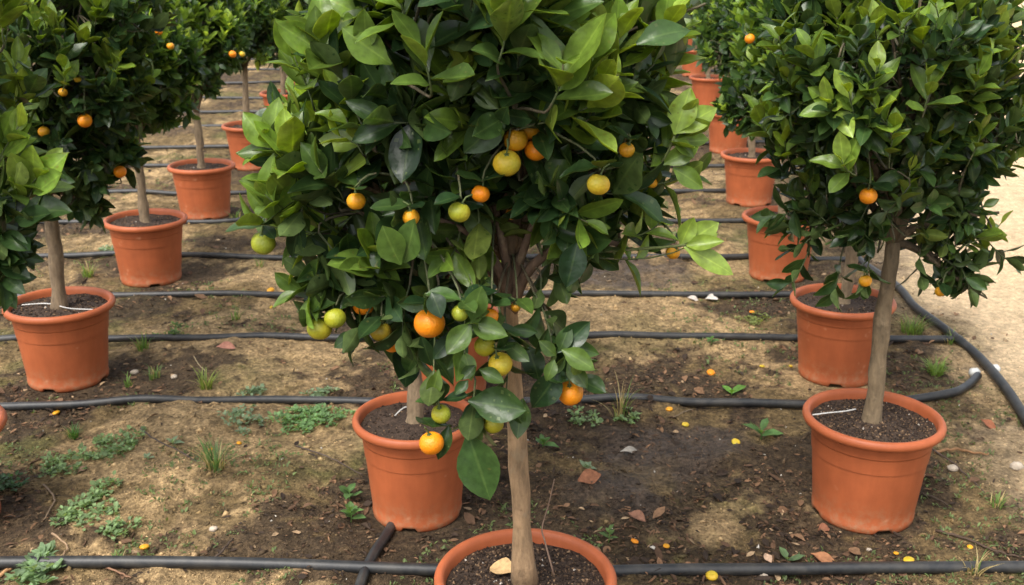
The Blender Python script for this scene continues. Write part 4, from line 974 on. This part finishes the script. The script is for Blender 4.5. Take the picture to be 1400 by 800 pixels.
twig([(0,790,.0),(20,780,.004),(40,768,0)],.006,(.36,.2,.09),'pale brown wood strip at the bottom left corner')
twig([(948,560,0),(935,566,.006),(920,572,0)],.0022,(.2,.15,.1),'short thin twig leaning at the second pipe right of centre')
mb=MB(); q=[G(757,785,.30),G(748,745,.40),G(742,722,.47),G(750,690,.53),G(757,655,.60)]
q=[P(757,785,2.04),P(745,740,2.06),P(741,722,2.07),P(750,690,2.08),P(758,655,2.09)]
tube(mb,smooth_path(q,12),np.linspace(.0022,.0012,12),5,(.2,.13,.09)); o=obj('twig',mb.mesh('twig',M_CHIP)); tag(o,'thin dry stem sticking up from the soil of the foremost pot','twig','twigs on the soil')
# pale stones
def stone(x,y,r,label):
    p=GG(x,y); m=r/(.575*(y+99)); mb=MB(); nu,nv=10,7; V=[]
    rg=np.random.default_rng(int(x)); J=rg.normal(0,.1,(nv+1,nu))
    for j in range(nv+1):
        th=math.pi*j/nv
        for i in range(nu):
            ph=6.2832*i/nu; q=m*(1+J[j,i]*(0<j<nv)); V.append((p[0]+q*math.sin(th)*math.cos(ph),p[1]+q*.8*math.sin(th)*math.sin(ph),p[2]+m*.35+q*.6*math.cos(th)))
    mb.add(V,[(j*nu+i,(j+1)*nu+i,(j+1)*nu+(i+1)%nu,j*nu+(i+1)%nu) for j in range(nv) for i in range(nu)],(.42,.35,.27)); o=obj('stone',mb.mesh('stone',M_CHIP)); tag(o,label,'stone','pale stones on the soil')
stone(1302,643,8,'pale stone right of the nearest right pot by the thin twig'); stone(1390,640,9,'whitish stone at the right edge on the path'); stone(184,511,6,'white pebble beside the nearest full left pot base'); stone(1188,753,4,'white pebble below the nearest right pot'); stone(1045,790,6,'pale pebble at the bottom behind nothing but the nearest pipe'); stone(238,517,5,'white pebble right of the short grass tuft'); stone(292,725,6,'grey flat stone in the lower left foreground')

# ------------------------------------------------------------------ light, camera
SUN_EL, SUN_AZ = 58, 215                 # azimuth clockwise from north (+Y)
w=bpy.data.worlds.new('World'); S.world=w; w.use_nodes=True; nt=w.node_tree; bg=nt.nodes['Background']
sky=nd(nt,'ShaderNodeTexSky'); sky.sky_type='NISHITA'; sky.sun_disc=False; sky.sun_elevation=rad(SUN_EL); sky.sun_rotation=rad(SUN_AZ); sky.air_density=1.; sky.dust_density=4.; sky.ozone_density=1.
hs=nd(nt,'ShaderNodeHueSaturation'); hs.inputs['Saturation'].default_value=.35; lk(nt,sky.outputs[0],hs.inputs['Color']); lk(nt,hs.outputs[0],bg.inputs[0]); bg.inputs[1].default_value=.15
sl=bpy.data.lights.new('sun','SUN'); sl.energy=1.05; sl.angle=rad(24); sl.color=(1,.95,.87)
so=obj('sun',sl); a,e=rad(SUN_AZ),rad(SUN_EL); dv=Vector((math.sin(a)*math.cos(e),math.cos(a)*math.cos(e),math.sin(e))); so.rotation_euler=dv.to_track_quat('Z','Y').to_euler()
cd=bpy.data.cameras.new('camera'); cd.sensor_width=36; cd.lens=36*FPX/1400; cd.clip_end=500; cd.clip_start=.05
cd.dof.use_dof=True; cd.dof.focus_distance=2.15; cd.dof.aperture_fstop=9
co=obj('camera',cd); co.location=(0,0,CAM_H); co.rotation_euler=(rad(90)-PITCH,0,0); S.camera=co
S.view_settings.view_transform='Standard'; S.view_settings.look='None'; S.view_settings.gamma=1; S.view_settings.exposure=1.22; S.view_settings.use_curve_mapping=False
S.render.resolution_x=1024; S.render.resolution_y=585
